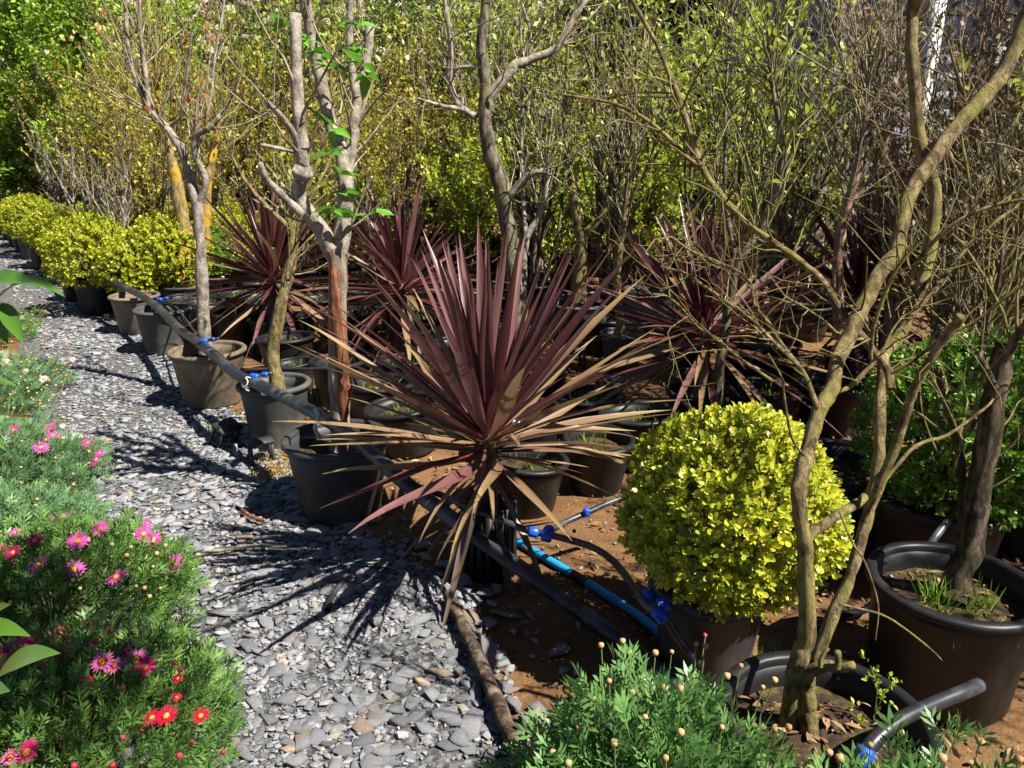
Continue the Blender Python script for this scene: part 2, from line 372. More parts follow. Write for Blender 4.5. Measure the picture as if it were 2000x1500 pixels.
r = rnd(nt); c = ramp(nt, r, [(0, (.117, .124, .145)), (.12, (.25, .257, .27)), (.3, (.34, .347, .36)), (.42, (.186, .200, .228)), (.55, (.39, .392, .397)), (.68, (.248, .262, .290)), (.8, (.43, .43, .43)), (.9, (.304, .290, .269)), (.96, (.414, .310, .200)), (1, (.359, .248, .145))])
n1 = noise(nt, 28, 9, .75); c = mixc(nt, ramp(nt, n1, [(.42, (0, 0, 0)), (.62, (.7, .7, .7))]), c, (.152, .152, .159))
n1 = noise(nt, 11, 6, .7); c = mixc(nt, ramp(nt, n1, [(.55, (0, 0, 0)), (.7, (.55, .55, .55))]), c, (.497, .483, .462))
nt.links.new(c, p.inputs['Base Color']); p.inputs['Roughness'].default_value = .6; p.inputs['Specular IOR Level'].default_value = .4; bump(nt, p, noise(nt, 60, 8, .7, stretch=(1, 1, 3)), .012, .9)
M['masonry'] = plain('masonry', (.38, .30, .25), .9, .25, 3, (.28, .25, .22), (.45, .65), .02, spec=.1)
M['mortar'] = plain('mortar', (.30, .25, .21), .95, .15, 6, bd=.02, spec=.1)
M['siding'] = plain('siding', (.14, .17, .23), .7, .1, 3, bd=.004)
M['shed_dark'] = plain('shed_dark', (.03, .028, .026), .8, .2, 4)  # near black stands in for the shade inside the open bay
M['roof'] = plain('roof', (.10, .09, .085), .8, .2, 5)

# ------------------------------------------------------------------ ground and path
RNG = np.random.default_rng(7)
def grid_sheet(x0, x1, y0, y1, nx, ny):
    xs = np.linspace(x0, x1, nx); ys = np.linspace(y0, y1, ny); X, Y = np.meshgrid(xs, ys)
    V = np.stack([X, Y, X*0], 2).reshape(-1, 3); i = np.arange(nx-1)[None]+np.arange(ny-1)[:, None]*nx; i = i.ravel()
    return V, np.stack([i, i+1, i+nx+1, i+nx], 1)
g = part('ground', grid_sheet(-120, 120, -40, 200, 25, 25), M['soil'], None); g['kind'] = 'structure'
LE = [(-.35, .2), (-.62, 1.2), (-.80, 1.72), (-1.22, 2.46), (-2.03, 3.5), (-3.56, 5.93), (-5.27, 8.3), (-7.32, 11), (-13, 18.6), (-22, 30)]
RE = [(.5, .2), (.20, 1.2), (.06, 1.68), (-.17, 2.5), (-.95, 3.36), (-1.50, 4.2), (-2.2, 5.25), (-4.15, 8.3), (-6.5, 11.5), (-11.6, 18), (-20.5, 30)]
def resample(pts, n):
    pts = np.array(pts, float); d = np.concatenate([[0], np.cumsum(np.linalg.norm(np.diff(pts, axis=0), axis=1))])
    t = np.linspace(0, 1, n)**1.6*d[-1]; return np.stack([np.interp(t, d, pts[:, 0]), np.interp(t, d, pts[:, 1])], 1)
NP = 120; L_, R_ = resample(LE, NP), resample(RE, NP)
L_ += RNG.normal(0, .02, L_.shape)-np.array([.25, .12]); R_ += RNG.normal(0, .025, R_.shape)
cols = 7; u = np.linspace(0, 1, cols)[None, :, None]
PV = L_[:, None]*(1-u)+R_[:, None]*u; PV = np.concatenate([PV, np.full((NP, cols, 1), .004)], 2).reshape(-1, 3)
i = (np.arange(cols-1)[None]+np.arange(NP-1)[:, None]*cols).ravel()
path = part('gravel_path', (PV, np.stack([i, i+1, i+cols+1, i+cols], 1)), M['gravel'], None); path['kind'] = 'structure'
def stone_mesh(rng, flat):
    n = int(rng.integers(4, 7)); th = np.sort(rng.uniform(0, 2*math.pi, n)*.35+np.arange(n)*2*math.pi/n*.65+.0); th = np.arange(n)*2*math.pi/n+rng.uniform(-.35, .35, n)
    rr = rng.uniform(.28, .62, n); asp = rng.uniform(.5, .95); hz = flat*rng.uniform(.7, 1.3)
    a = np.stack([np.cos(th)*rr, np.sin(th)*rr*asp], 1)
    lo = np.concatenate([a*.88, np.full((n, 1), -hz*.5)], 1); mi = np.concatenate([a, rng.uniform(-.1, .25, (n, 1))*hz], 1)
    hi = np.concatenate([a*rng.uniform(.84, .98, (n, 1)), hz*(.5+rng.uniform(-.12, .12, (n, 1)))], 1); c = np.array([[0, 0, hz*.52]])
    V = np.concatenate([lo, mi, hi, c]); j = np.arange(n); k = (j+1) % n; F = []
    for b in (0, n): F += [np.stack([j+b, k+b, k+b+n], 1), np.stack([j+b, k+b+n, j+b+n], 1)]
    F.append(np.stack([j+2*n, k+2*n, np.full(n, 3*n)], 1))
    return V, np.concatenate(F)
def rotz_tilt(n, rng, tilt=.17):
    a = rng.uniform(0, 6.283, n); tx = rng.normal(0, tilt, n); ty = rng.normal(0, tilt, n)
    nz = nrm(np.stack([tx, ty, np.ones(n)], 1)); x = nrm(np.cross(np.stack([-np.sin(a), np.cos(a), a*0], 1), nz)); y = np.cross(nz, x)
    return np.stack([x, y, nz], 2)
NV = 24; SM = [stone_mesh(RNG, f) for f in RNG.uniform(.06, .17, NV)]
def inside(n, y0, y1, rng, edge=.03):
    y = rng.uniform(y0, y1, n); lx = np.interp(y, [p[1] for p in LE], [p[0] for p in LE])-.12; rx = np.interp(y, [p[1] for p in RE], [p[0] for p in RE])
    uu = rng.uniform(-edge, 1+edge, n); return np.stack([lx*(1-uu)+rx*uu, y, y*0], 1)
pos = []; siz = []
for y0, y1, dens, lo, hi in ((1.3, 2.6, 5200, .007, .034), (1.3, 2.6, 700, .035, .09), (2.6, 4.4, 3600, .009, .038), (2.6, 4.4, 520, .04, .10),
                             (4.4, 7, 1300, .018, .05), (4.4, 7, 160, .05, .1), (7, 12, 260, .035, .085), (12, 19, 60, .05, .11)):
    n = int(dens*(y1-y0)*1.1); q = inside(n, y0, y1, RNG); s = lo+(hi-lo)*RNG.uniform(0, 1, n)**2.2
    pos.append(q); siz.append(s)
q = inside(220, 1.7, 4.6, RNG); q[:, 0] = np.interp(q[:, 1], [p[1] for p in RE], [p[0] for p in RE])+RNG.normal(-.05, .14, 220); pos.append(q); siz.append(.04+.08*RNG.uniform(0, 1, 220)**2)
pos = np.concatenate(pos); siz = np.concatenate(siz)
keep_ = ~((np.sin(4.1*pos[:, 0]+1.3*pos[:, 1])*np.sin(3.3*pos[:, 1]-2.2*pos[:, 0]+1)+.5*np.sin(9*pos[:, 0]+5*pos[:, 1]) > .55) & (RNG.uniform(0, 1, len(siz)) < .6) & (siz < .06)); pos = pos[keep_]; siz = siz[keep_]
pos[:, 2] = .004+siz*.06+RNG.uniform(0, .006, len(siz))
vid = RNG.integers(0, NV, len(siz)); Fr = rotz_tilt(len(siz), RNG)
app = siz/(np.hypot(pos[:, 0], pos[:, 1])+1); vis = (np.abs(pos[:, 0]) < .66*pos[:, 1]+.3) & (pos[:, 1] > 1.6)
big = np.argsort(-app*vis)[:300]; isbig = np.zeros(len(siz), bool); isbig[big] = True
vfs = []
for k in range(NV):
    s = (vid == k) & ~isbig; vfs.append(scatter(SM[k], pos[s], Fr[s], siz[s]))
part('slate_chips', join(*vfs), M['slate'], path, kind='stuff')
vfs = None
SMe = [mesh('slate_stone', V, F, M['slate']) for V, F in SM]
for k in big:
    o = link('slate_stone', SMe[vid[k]], path); mt = Matrix(Fr[k].tolist()).to_4x4(); o.matrix_local = Matrix.Translation(pos[k])@mt@Matrix.Scale(float(siz[k])*1.12, 4)

# ------------------------------------------------------------------ pots
def pot_shape(r, h, tap=.8, lip=.018):
    b = r*tap
    body = lathe([(1e-3, .004), (b*.95, .004), (b, .02), (r*.97, h-.05), (r*.985, h-.045), (r*.985, h-.012), (r*.93, h-.012), (r*.92, h-.06), (b*1.02, h*.45)], 36)
    rim = lathe([(r*.93, h-.02), (r*.925, h), (r*.95, h+.008), (r+lip*.6, h+.008), (r+lip, h), (r+lip, h-.014), (r*.99, h-.02)], 36)
    soil = lathe([(1e-3, h-.065), (r*.4, h-.06), (r*.75, h-.07), (r*.95, h-.075)], 24)
    return body, rim, soil
def add_pot(t, r, h, mat, soilz=None, tap=.8, loc=None):
    b, rm, so_ = pot_shape(r, h, tap); off = np.zeros(3) if loc is None else np.array(loc)-np.array(t.location)
    pb = part('pot', (b[0]+off, b[1]), M[mat], t, True, local=True); part('rim', rm, M[mat], pb, True, local=True)
    if loc is not None:
        for ch in pb.children: ch.location = (0, 0, 0); ch.data.transform(Matrix.Translation(off))
    s = so_[0]+off+np.concatenate([np.zeros((len(so_[0]), 2)), RNG.normal(0, .004, (len(so_[0]), 1))], 1)
    part('soil', (s, so_[1]), M['potting_soil'], t, True, local=True)
    return pb
def grass_blades(rng, c, n, spread, h):
    T = (np.array([[-.03, 0, 0], [.03, 0, 0], [.025, .5, .04], [-.02, .5, .04], [0, 1, -.12]]), np.array([[0, 1, 2], [0, 2, 3], [3, 2, 4]]))
    p = np.array(c)+np.concatenate([rng.normal(0, spread, (n, 2)), np.zeros((n, 1))], 1)
    d = np.stack([rng.normal(0, .35, n), rng.normal(0, .35, n), np.ones(n)], 1)
    return scatter(T, p, frames(d, rng, rng.normal(0, 1, (n, 3))), rng.uniform(.4, 1, n)*h)

# ------------------------------------------------------------------ cordylines
def cord_leaf(bend, w, mat, seed):
    rng = np.random.default_rng(seed); n = 11; ts = np.linspace(0, 1, n)
    ang = -bend*ts**1.7; y = np.concatenate([[0], np.cumsum(np.cos(ang[:-1])/(n-1))]); z = np.concatenate([[0], np.cumsum(np.sin(ang[:-1])/(n-1))])
    hw = w/2*np.clip(.42+1.6*ts, 0, 1)*np.clip((1-ts)*2.0, 0, 1)**.75; hw[-1] = .0006
    x = rng.normal(0, .03)*ts**2+rng.normal(0, .012)*np.sin(ts*5); fold = .45*hw
    V = np.stack([np.stack([x-hw, y, z+fold], 1), np.stack([x, y, z], 1), np.stack([x+hw, y, z+fold], 1)], 1).reshape(-1, 3)
    F = []
    for i in range(n-1):
        a = 3*i; F += [[a, a+1, a+4, a+3], [a+1, a+2, a+5, a+4]]
    me = mesh('leaf', V, np.array(F), M[mat], True)
    at = me.attributes.new('along', 'FLOAT', 'POINT'); at.data.foreach_set('value', np.repeat(ts, 3).astype(np.float32))
    return me
CL = {}
for mt in ('cord_red', 'cord_bronze', 'cord_dead'):
    CL[mt] = [cord_leaf(b, w, mt, i) for i, (b, w) in enumerate(((.03, .050), (.10, .056), (.18, .052), (.3, .048), (.42, .05), (.6, .045), (.08, .044)))]
def cordyline(label, base, potr, poth, potmat, crown, nleaf, L, seed, lean=(0, 0), group='potted cordylines', skirt=22, ribbed=False, low=-34):
    rng = np.random.default_rng(seed); t = thing('cordyline', label, 'cordyline', base, group)
    if ribbed:
        b = lathe([(1e-3, .004), (potr*.86, .004), (potr*.92, poth), (potr*.86, poth), (potr*.84, poth*.5)], 16); pb = part('pot', b, M[potmat], t, local=True)
        rib = mesh('rib', *box((potr*.93, 0, poth*.5+.006), (.012, potr*.24, poth+.012)), M[potmat])
        for k in range(16):
            o = link('rib', rib, pb); o.rotation_euler = (0, 0, k*2*math.pi/16)
        part('soil', lathe([(1e-3, poth-.04), (potr*.86, poth-.05)], 16), M['potting_soil'], t, local=True)
    else: add_pot(t, potr, poth, potmat)
    c = np.array([lean[0], lean[1], crown])
    P, R = smooth_path([[0, 0, poth-.08], [lean[0]*.4, lean[1]*.4, (poth+crown)*.5], c, c+[0, 0, .1]], [.035, .03, .034, .02], 4)
    part('stem', tubes(P, R, 8), M['bark_dark'], t, True, local=True)
    ga = 2.399963
    for i in range(nleaf):
        f = (i+.5)/nleaf                           # 0 = oldest, lowest
        az = i*ga+rng.normal(0, .12); el = math.radians(low+(85-low)*f**.9+rng.normal(0, 6))
        if f < (.46 if ribbed else .3): mt = 'cord_bronze' if rng.random() < (.88 if ribbed else .45) else 'cord_red'
        elif f < .58: mt = 'cord_bronze' if rng.random() < (.35 if ribbed else .12) else 'cord_red'
        else: mt = 'cord_red'
        sh = (2, 3, 4, 1)[rng.integers(4)] if f < .35 else ((1, 2, 3, 0)[rng.integers(4)] if f < .6 else (0, 6, 1, 0)[rng.integers(4)])
        o = link('leaf', CL[mt][sh], t); ln = L*rng.uniform(.82, 1.1)*(1-.28*max(0, f-.75)/.25)*(1 if f > .2 or low < -20 else .5+2.5*f)
        z = c[2]-.07+.16*f
        o.location = (c[0]+.02*math.cos(az), c[1]+.02*math.sin(az), z)
        o.rotation_euler = (Matrix.Rotation(az-math.pi/2, 3, 'Z')@Matrix.Rotation(el, 3, 'X')@Matrix.Rotation(rng.normal(0, .35), 3, 'Y')).to_euler()
        o.scale = (ln*rng.uniform(.85, 1.15), ln, ln)
    for i in range(skirt):
        az = rng.uniform(0, 6.283); o = link('dry_leaf', CL['cord_dead'][rng.integers(1, 5)], t)
        o.location = (c[0], c[1], c[2]-.08-rng.uniform(0, .12)); ln = L*rng.uniform(.5, .85)
        o.rotation_euler = (Matrix.Rotation(az-math.pi/2, 3, 'Z')@Matrix.Rotation(math.radians(rng.uniform(-78, -40)), 3, 'X')).to_euler(); o.scale = (ln, ln, ln)
    return t
def gxy(px, py, z): p = Gz(px, py, z); return (float(p[0]), float(p[1]), 0.)
cordyline('large red and bronze cordyline in a narrow ribbed black pot, nearest the stone path', (-.085, 2.70, .0), .105, .29, 'pot_black', .57, 135, .78, 1, (0, -.03), ribbed=True, skirt=14, low=-12)
cordyline('burgundy cordyline between the slender leaning trunk and the grey-trunked tree in a dusty pot', gxy(522, 545, .62), .17, .3, 'pot_black', .62, 118, .80, 2, (.05, .0), skirt=30)
cordyline('burgundy cordyline just behind the trunk with peeling orange bark', gxy(800, 565, .60), .17, .3, 'pot_black', .60, 96, .86, 3, (-.06, .02), skirt=18)
cordyline('small burgundy cordyline behind the forked grey tree', gxy(1045, 470, .62), .17, .3, 'pot_black', .66, 84, .70, 4, (.04, .03), skirt=12)
cordyline('small burgundy cordyline behind the slim bare stem in a black pot', gxy(1215, 488, .62), .17, .3, 'pot_black', .56, 100, .66, 5, (-.03, 0), skirt=26)
cordyline('broad dark cordyline behind the clipped yellow boxwood ball', gxy(1378, 655, .62), .18, .3, 'pot_black', .62, 118, .80, 6, skirt=40)
cordyline('dark purple cordyline in the shade behind the mossy many-stemmed tree', gxy(1680, 585, .66), .18, .3, 'pot_black', .66, 110, .80, 7, skirt=30)
cordyline('shaded cordyline under the dense twigs of the dull-leaved shrubs', gxy(1590, 480, .72), .18, .3, 'pot_black', .72, 100, .85, 8)
o = part('plant_tag', box((0, 0, 0), (.05, .002, .022), .3), M['white'], None); o.location = Gz(1012, 828, .66); o.rotation_euler = (.2, .5, .2); tag(o, 'small white paper tag stuck in the large bronze cordyline', 'tag')

# ------------------------------------------------------------------ clipped boxwood
SPR = [sprig(np.random.default_rng(40+i)) for i in range(6)]
def ball_pts(rng, n, rx, rz, lo=.72, bumps=.05):
    d = nrm(rng.normal(0, 1, (n, 3))); d = d[d[:, 2] > -.85]; n = len(d)
    r = lo+(1-lo)*rng.uniform(0, 1, n)**.45; w = 1+rng.normal(0, .02, n)+bumps*(np.sin(5*d[:, 0]+1)*np.sin(4*d[:, 1]+2)+.7*np.sin(7*d[:, 2]+3*d[:, 0]))
    fl = d; p = fl*np.array([rx, rx, rz])*(r*w)[:, None]; return p, d, r
def boxwood(name, label, base, c, rx, rz, potr, poth, potmat, mat, nspr, sz, seed, group=None, pieces=0, potoff=(0, 0)):
    rng = np.random.default_rng(seed); t = thing(name, label, 'boxwood', base, group)
    if potr: add_pot(t, potr, poth, potmat, loc=(base[0]+potoff[0], base[1]+potoff[1], base[2]) if potoff != (0, 0) else None)
    p, d, r = ball_pts(rng, nspr, rx, rz); dirs = d+np.array([0, 0, .55])+rng.normal(0, .35, d.shape)
    Fr = frames(dirs, rng, rng.normal(0, 1, d.shape)); sc = rng.uniform(.75, 1.25, len(p))*sz; p = p+np.array(c)
    vid = rng.integers(0, len(SPR), len(p)); keep = np.zeros(len(p), bool)
    if pieces:
        score = r*2+(d@np.array(nrm(np.array([-.25, -.85, .55])[None])[0])); keep[np.argsort(-score)[:pieces]] = True
        sm = [mesh('leaf_sprig', V, F, M[mat], True) for V, F in SPR]
        for k in np.where(keep)[0]:
            o = link('leaf_sprig', sm[vid[k]], t); o.matrix_local = Matrix.Translation(p[k])@Matrix(Fr[k].tolist()).to_4x4()@Matrix.Scale(float(sc[k]), 4)
    part('foliage', join(*[scatter(SPR[k], p[(vid == k) & ~keep], Fr[(vid == k) & ~keep], sc[(vid == k) & ~keep]) for k in range(len(SPR))]), M[mat], t, True, 'stuff', local=True)
    b = [(np.array([[0, 0, max(.05, poth-.1)], [0, 0, c[2]-rz*.4]]), np.array([.02, .014]))]
    br = sprout(rng, b, 26, (rx*.6, rx*1.0), (30, 80), .25, .15, .2, 1, .5, 5, .003)
    part('branches', join(tubes(b[0][0], b[0][1], 6), tubes(*br, 4)), M['bark_dark'], t, True, local=True)
    return t
boxwood('boxwood_ball', 'clipped ball of bright yellow-green boxwood in a dusty black pot', (.62, 2.12, 0), (.045, 0, .555), .30, .275, .175, .31, 'pot_dark', 'box_yellow', 4200, .042, 11, pieces=300)
boxwood('boxwood_ball', 'dark green rounded boxwood in a brown pot behind the mossy trunk in the black pot', (1.60, 2.62, 0), (0.08, .05, .60), .35, .33, .23, .36, 'pot_brown', 'box_green', 2400, .046, 12)

# ------------------------------------------------------------------ traced trees
def leaves_on(rng, PR, n, T, L, mat, name, t, t0=.3, kind='stuff', up=.2, spread=.9):
    p, d = along(rng, PR, n, t0); dd = d+rng.normal(0, spread, d.shape); dd[:, 2] += up
    return part(name, scatter(T, p, frames(dd, rng), rng.uniform(.6, 1.2, n)*L), mat, t, False, kind)
def lst(*limbs): return [l for l in limbs]
OV = oval(.5, .06, .15, 2); DI = diamond(.42); OVN = oval(.34, .05, .25, 3)

# tree with peeling bark, pot A
rng = np.random.default_rng(21)
A0 = Gz(658, 855, .36); YA = float(A0[1])
t = thing('potted_tree', 'thick forked tree with peeling orange bark and pruned limbs in a big black pot', 'tree', (A0[0], A0[1], 0))
add_pot(t, .225, .36, 'pot_dark')
YT = YA+.02
tr = limb(*trace([(668, 880), (666, 832), (661, 730), (658, 625), (661, 537), (652, 487)], YT, [46, 40, 38, 36, 38]), rng, 14, flare=.15)
lf = limb(*trace([(652, 500), (625, 445), (602, 415), (583, 378), (592, 335), (591, 297), (585, 230), (580, 175), (577, 26)], YT, [34, 30, 30, 27, 25, 24], [0, -.08, -.12, -.1]), rng, 12, cut=True)
rt = limb(*trace([(656, 500), (670, 455), (676, 350), (664, 290), (647, 245), (630, 175), (612, 90), (596, -10), (590, -120)], YT, [36, 32, 27, 24, 20], [0, .05, .1, .1]), rng, 12)
th = limb(*trace([(675, 345), (685, 285), (694, 240), (699, 182), (713, 140), (724, 48)], YT, [27, 24, 20, 15], [.05, .1, .18]), rng, 10, cut=True)
s4 = limb(*trace([(697, 190), (684, 120), (684, 30), (688, -100)], YT, [16, 13, 11], [.1, .14]), rng, 8)
st1 = limb(*trace([(588, 292), (560, 240), (520, 196)], YT, [16, 13, 11], [-.1, -.25]), rng, 8, cut=True)
st2 = limb(*trace([(590, 300), (545, 290), (500, 281)], YT, [11, 9, 7], [-.1, -.2]), rng, 7, cut=True)
st3 = limb(*trace([(590, 420), (545, 375), (520, 350), (508, 318)], YT, [18, 14, 11], [-.1, -.2]), rng, 8, cut=True)
kn = limb(*trace([(585, 352), (592, 335), (598, 318)], YT, [30, 40, 28], [-.12, -.12]), rng, 10)
part('trunk', tubes(*tr, 16), M['bark_peel'], t, True)
PLY = trace([(670, 828), (673, 760), (667, 690), (659, 610), (654, 545), (650, 505)], YT, [14, 26, 28, 24, 18, 8]); PLY[0][:, 1] -= .03; PLY[0][:, 0] += .004
part('peeled_bark', tubes(*smooth_path(*PLY, 5, .1, rng), 8), M['bark_red'], t, True)
for l in (lf, rt, th, s4, st1, st2, st3, kn): part('branch', tubes(*l, 10), M['bark_grey'], t, True)
tw = sprout(rng, [lf, rt, th, s4, st1], 46, (.15, .5), (30, 80), .35, .14, .1, 1, .3, 6, .0022, .006)
part('twigs', tubes(*tw, 5), M['twig_brown'], t, True, 'stuff')
lm = [mesh('leaf', *oval(.55, .07, .22, 3), M['apple_leaf'], True), mesh('leaf', *oval(.48, .1, .4, 3), M['apple_leaf'], True)]
for (x, y) in [(700, 50), (705, 125), (690, 95), (552, 52), (598, 78), (650, 255), (645, 300), (668, 375), (655, 410), (735, 415), (690, 425), (665, 340), (625, 235), (640, 130), (715, 150), (610, 100)]:
    c = Py(x, y, YT+rng.uniform(-.12, .05))
    for k in range(rng.integers(4, 7)):
        o = link('leaf', lm[k % 2], t); d = Vector((rng.normal(0, 1), rng.normal(0, .8), rng.uniform(-.3, .6))).normalized()
        o.matrix_local = Matrix.Translation(Vector(c)-t.location)@Matrix(frames(np.array([d]), rng, None, .4)[0].tolist()).to_4x4()@Matrix.Scale(float(rng.uniform(.05, .095)), 4)

# slender leaning tree, pot B
rng = np.random.default_rng(22); B0 = Gz(535, 748, .36)
t = thing('potted_tree', 'slender leaning tree with olive bark in a worn grey pot', 'tree', (B0[0], B0[1], 0))
add_pot(t, .185, .36, 'pot_grey'); YB = float(B0[1])
a = limb(*trace([(545, 775), (540, 745), (533, 688), (546, 607), (567, 520), (577, 437), (590, 380)], YB, [30, 26, 24, 20, 14], [0, 0, .1]), rng)
b = limb(*trace([(572, 470), (560, 420), (548, 402)], YB, [12, 9, 8], [.05, 0]), rng, cut=True)
c = limb(*trace([(577, 437), (610, 340), (640, 250), (650, 120)], YB, [13, 9, 6, 4], [.1, .2]), rng)
d = limb(*trace([(570, 450), (500, 380), (460, 320), (440, 260)], YB, [11, 8, 6, 4], [.1, .2]), rng)
part('trunk', tubes(*a, 12), M['bark_moss'], t, True)
for l in (b, c, d): part('branch', tubes(*l, 8), M['bark_moss'], t, True)
tw = sprout(rng, [a, c, d], 60, (.2, .6), (25, 75), .3, .16, .55, 1, .35, 6, .0018, .005); part('twigs', tubes(*tw, 4), M['twig_olive'], t, True, 'stuff')
leaves_on(rng, tw, 90, OV, .04, M['young_leaf'], 'leaves', t)

# grey trunked tree, pot C
rng = np.random.default_rng(23); C0 = Gz(405, 683, .36)
t = thing('potted_tree', 'grey-trunked tree with upright pruned limbs in a tan dusty pot beside the path', 'tree', (C0[0], C0[1], 0))
add_pot(t, .225, .36, 'pot_dusty'); YC = float(C0[1])+.1
a = limb(*trace([(402, 690), (398, 640), (395, 555), (392, 485), (388, 440), (387, 395)], YC, [26, 24, 22, 22, 21]), rng, flare=.1)
b = limb(*trace([(387, 400), (371, 350), (357, 297), (335, 262), (315, 238), (290, 208), (266, 157), (252, 100), (244, 0), (240, -100)], YC, [20, 17, 14, 10, 8, 6], [0, .1, .1]), rng)
b2 = limb(*trace([(290, 208), (283, 130), (275, 60), (272, -60)], YC, [10, 8, 6], [.05, .1]), rng)
c = limb(*trace([(388, 400), (402, 357), (388, 320), (380, 297), (385, 262), (410, 250), (432, 225)], YC, [15, 13, 14, 10], [0, -.1]), rng, cut=True)
d = limb(*trace([(393, 268), (412, 190), (420, 110), (436, 20), (440, -60)], YC, [7, 5, 4], [0, .1]), rng)
e = limb(*trace([(330, 245), (352, 226), (365, 150), (375, 60)], YC, [8, 6, 4], [.1, 0]), rng)
part('trunk', tubes(*a, 12), M['bark_grey'], t, True)
for l in (b, b2, c, d, e): part('branch', tubes(*l, 10), M['bark_grey'], t, True)
tw = sprout(rng, [b, b2, c, d, e], 90, (.2, .7), (20, 65), .35, .14, .3, 1, .4, 6, .0018, .006); part('twigs', tubes(*tw, 4), M['twig_brown'], t, True, 'stuff')
leaves_on(rng, tw, 130, OV, .05, M['red_leaf'], 'leaves', t, .6)

# yellow lichen tree behind
rng = np.random.default_rng(24); E0 = Gz(360, 585, .15)
t = thing('potted_tree', 'two thick trunks covered in orange-yellow lichen, standing in one low pot', 'tree', (E0[0], E0[1], 0))
YE = float(E0[1]); add_pot(t, .24, .3, 'pot_dark')
a = limb(*trace([(350, 600), (354, 545), (364, 485), (360, 450), (346, 367), (338, 320), (326, 275), (310, 200), (305, 120)], YE, [34, 30, 28, 20, 12, 8]), rng, flare=.2)
b = limb(*trace([(374, 600), (385, 540), (398, 470), (402, 420), (406, 350), (414, 310), (421, 285), (430, 220)], YE+.05, [30, 25, 20, 18, 10], [0, .15]), rng)
part('trunk', tubes(*a, 12), M['bark_lichen'], t, True); part('trunk', tubes(*b, 12), M['bark_lichen'], t, True)
tw = sprout(rng, [a, b], 60, (.4, 1.1), (15, 60), .4, .14, .6, 1, .4, 6, .002, .008); part('branches', tubes(*tw, 5), M['twig_ochre'], t, True)
tw2 = sprout(rng, aslist(tw), 200, (.15, .5), (20, 60), .3, .16, .2, 1, .5, 5, .0015); part('twigs', tubes(*tw2, 4), M['twig_ochre'], t, True, 'stuff')
leaves_on(rng, tw2, 500, OV, .045, M['yellow_leaf'], 'leaves', t)

# forked grey tree in the middle
rng = np.random.default_rng(25); Y4 = 5.6
b0 = Py(1010, 660, Y4); b0[2] = 0
t = thing('potted_tree', 'tall forked grey tree with a knotted side limb behind the large bronze cordyline', 'tree', (b0[0], Y4, 0))
add_pot(t, .2, .3, 'pot_black')
a = limb(*trace([(1008, 690), (1007, 607), (1003, 537), (994, 455), (979, 367), (958, 297), (947, 227), (947, 140), (940, 87), (950, 0), (955, -120)], Y4, [34, 32, 32, 36, 32, 27, 24, 22, 20, 17]), rng, flare=.15)
b = limb(*trace([(950, 205), (961, 182), (996, 140), (1005, 128), (1028, 119), (1087, 94), (1115, 42), (1137, 5), (1150, -80)], Y4, [20, 20, 22, 16, 15, 12, 9], [0, .1]), rng)
c = limb(*trace([(948, 226), (925, 226), (909, 216), (891, 196), (878, 157), (880, 110), (879, 70), (868, 0), (860, -80)], Y4, [16, 14, 13, 10, 8], [0, -.1]), rng)
d = limb(*trace([(990, 400), (998, 380), (1028, 346), (1060, 332)], Y4, [18, 15, 13, 12], [0, -.1]), rng, cut=True)
e = limb(*trace([(905, 214), (870, 208), (840, 200), (815, 192)], Y4, [10, 8, 6, 4], [-.05, -.2]), rng)
f = limb(*trace([(938, 128), (915, 130), (880, 133)], Y4, [9, 7, 6]), rng, cut=True)
h = limb(*trace([(1030, 119), (1035, 60), (1020, 10), (1010, -60)], Y4, [8, 6, 5], [.1, .1]), rng)
part('trunk', tubes(*a, 14), M['bark_dark'], t, True)
for l in (b, c, d, e, f, h): part('branch', tubes(*l, 10), M['bark_grey'], t, True)
tw = sprout(rng, [b, c, d, e, f, h], 110, (.25, .8), (25, 75), .25, .17, .15, 1, .35, 7, .002, .006); part('twigs', tubes(*tw, 5), M['twig_brown'], t, True, 'stuff')
leaves_on(rng, tw, 220, OV, .05, M['young_leaf'], 'leaves', t, .5)
leaves_on(rng, tw, 22, oval(.8, .1, .1, 2), .04, M['blossom'], 'blossoms', t, .8)

def pole_tree(label, px, Y, w, potr, poth, potmat, forks, barkm, seed, twn=70, leafn=260, leaf='young_leaf', twm='twig_brown', group=None):
    rng = np.random.default_rng(seed); b0 = Py(px[0][0], px[0][1], Y)
    t = thing('potted_tree', label, 'tree', (b0[0], Y, 0), group); add_pot(t, potr, poth, potmat)
    a = limb(*trace(px, Y, w), rng, flare=.12); fk = [limb(*trace(p, Y, ww, dy), rng) for p, ww, dy in forks]
    part('trunk', tubes(*a, 10), M[barkm], t, True)
    for l in fk: part('branch', tubes(*l, 8), M[barkm], t, True)
    tw = sprout(rng, fk+[a], twn, (.3, .9), (20, 70), .3, .15, .5, 1, .4, 6, .002, .006); part('twigs', tubes(*tw, 4), M[twm], t, True, 'stuff')
    if leafn: leaves_on(rng, tw, leafn, OV, .05, M[leaf], 'leaves', t)
    return t
pole_tree('slim pale stem forking just behind the forked grey tree', [(1018, 600), (1021, 518), (1028, 465), (1048, 432), (1060, 400), (1066, 367), (1070, 300), (1080, 200)], 5.9, [20, 17, 14, 11, 7, 4], .17, .3, 'pot_black',
          [([(1028, 465), (1024, 420), (1018, 300), (1020, 160), (1015, 20)], [12, 9, 6, 4], [0, .1])], 'bark_grey', 31)
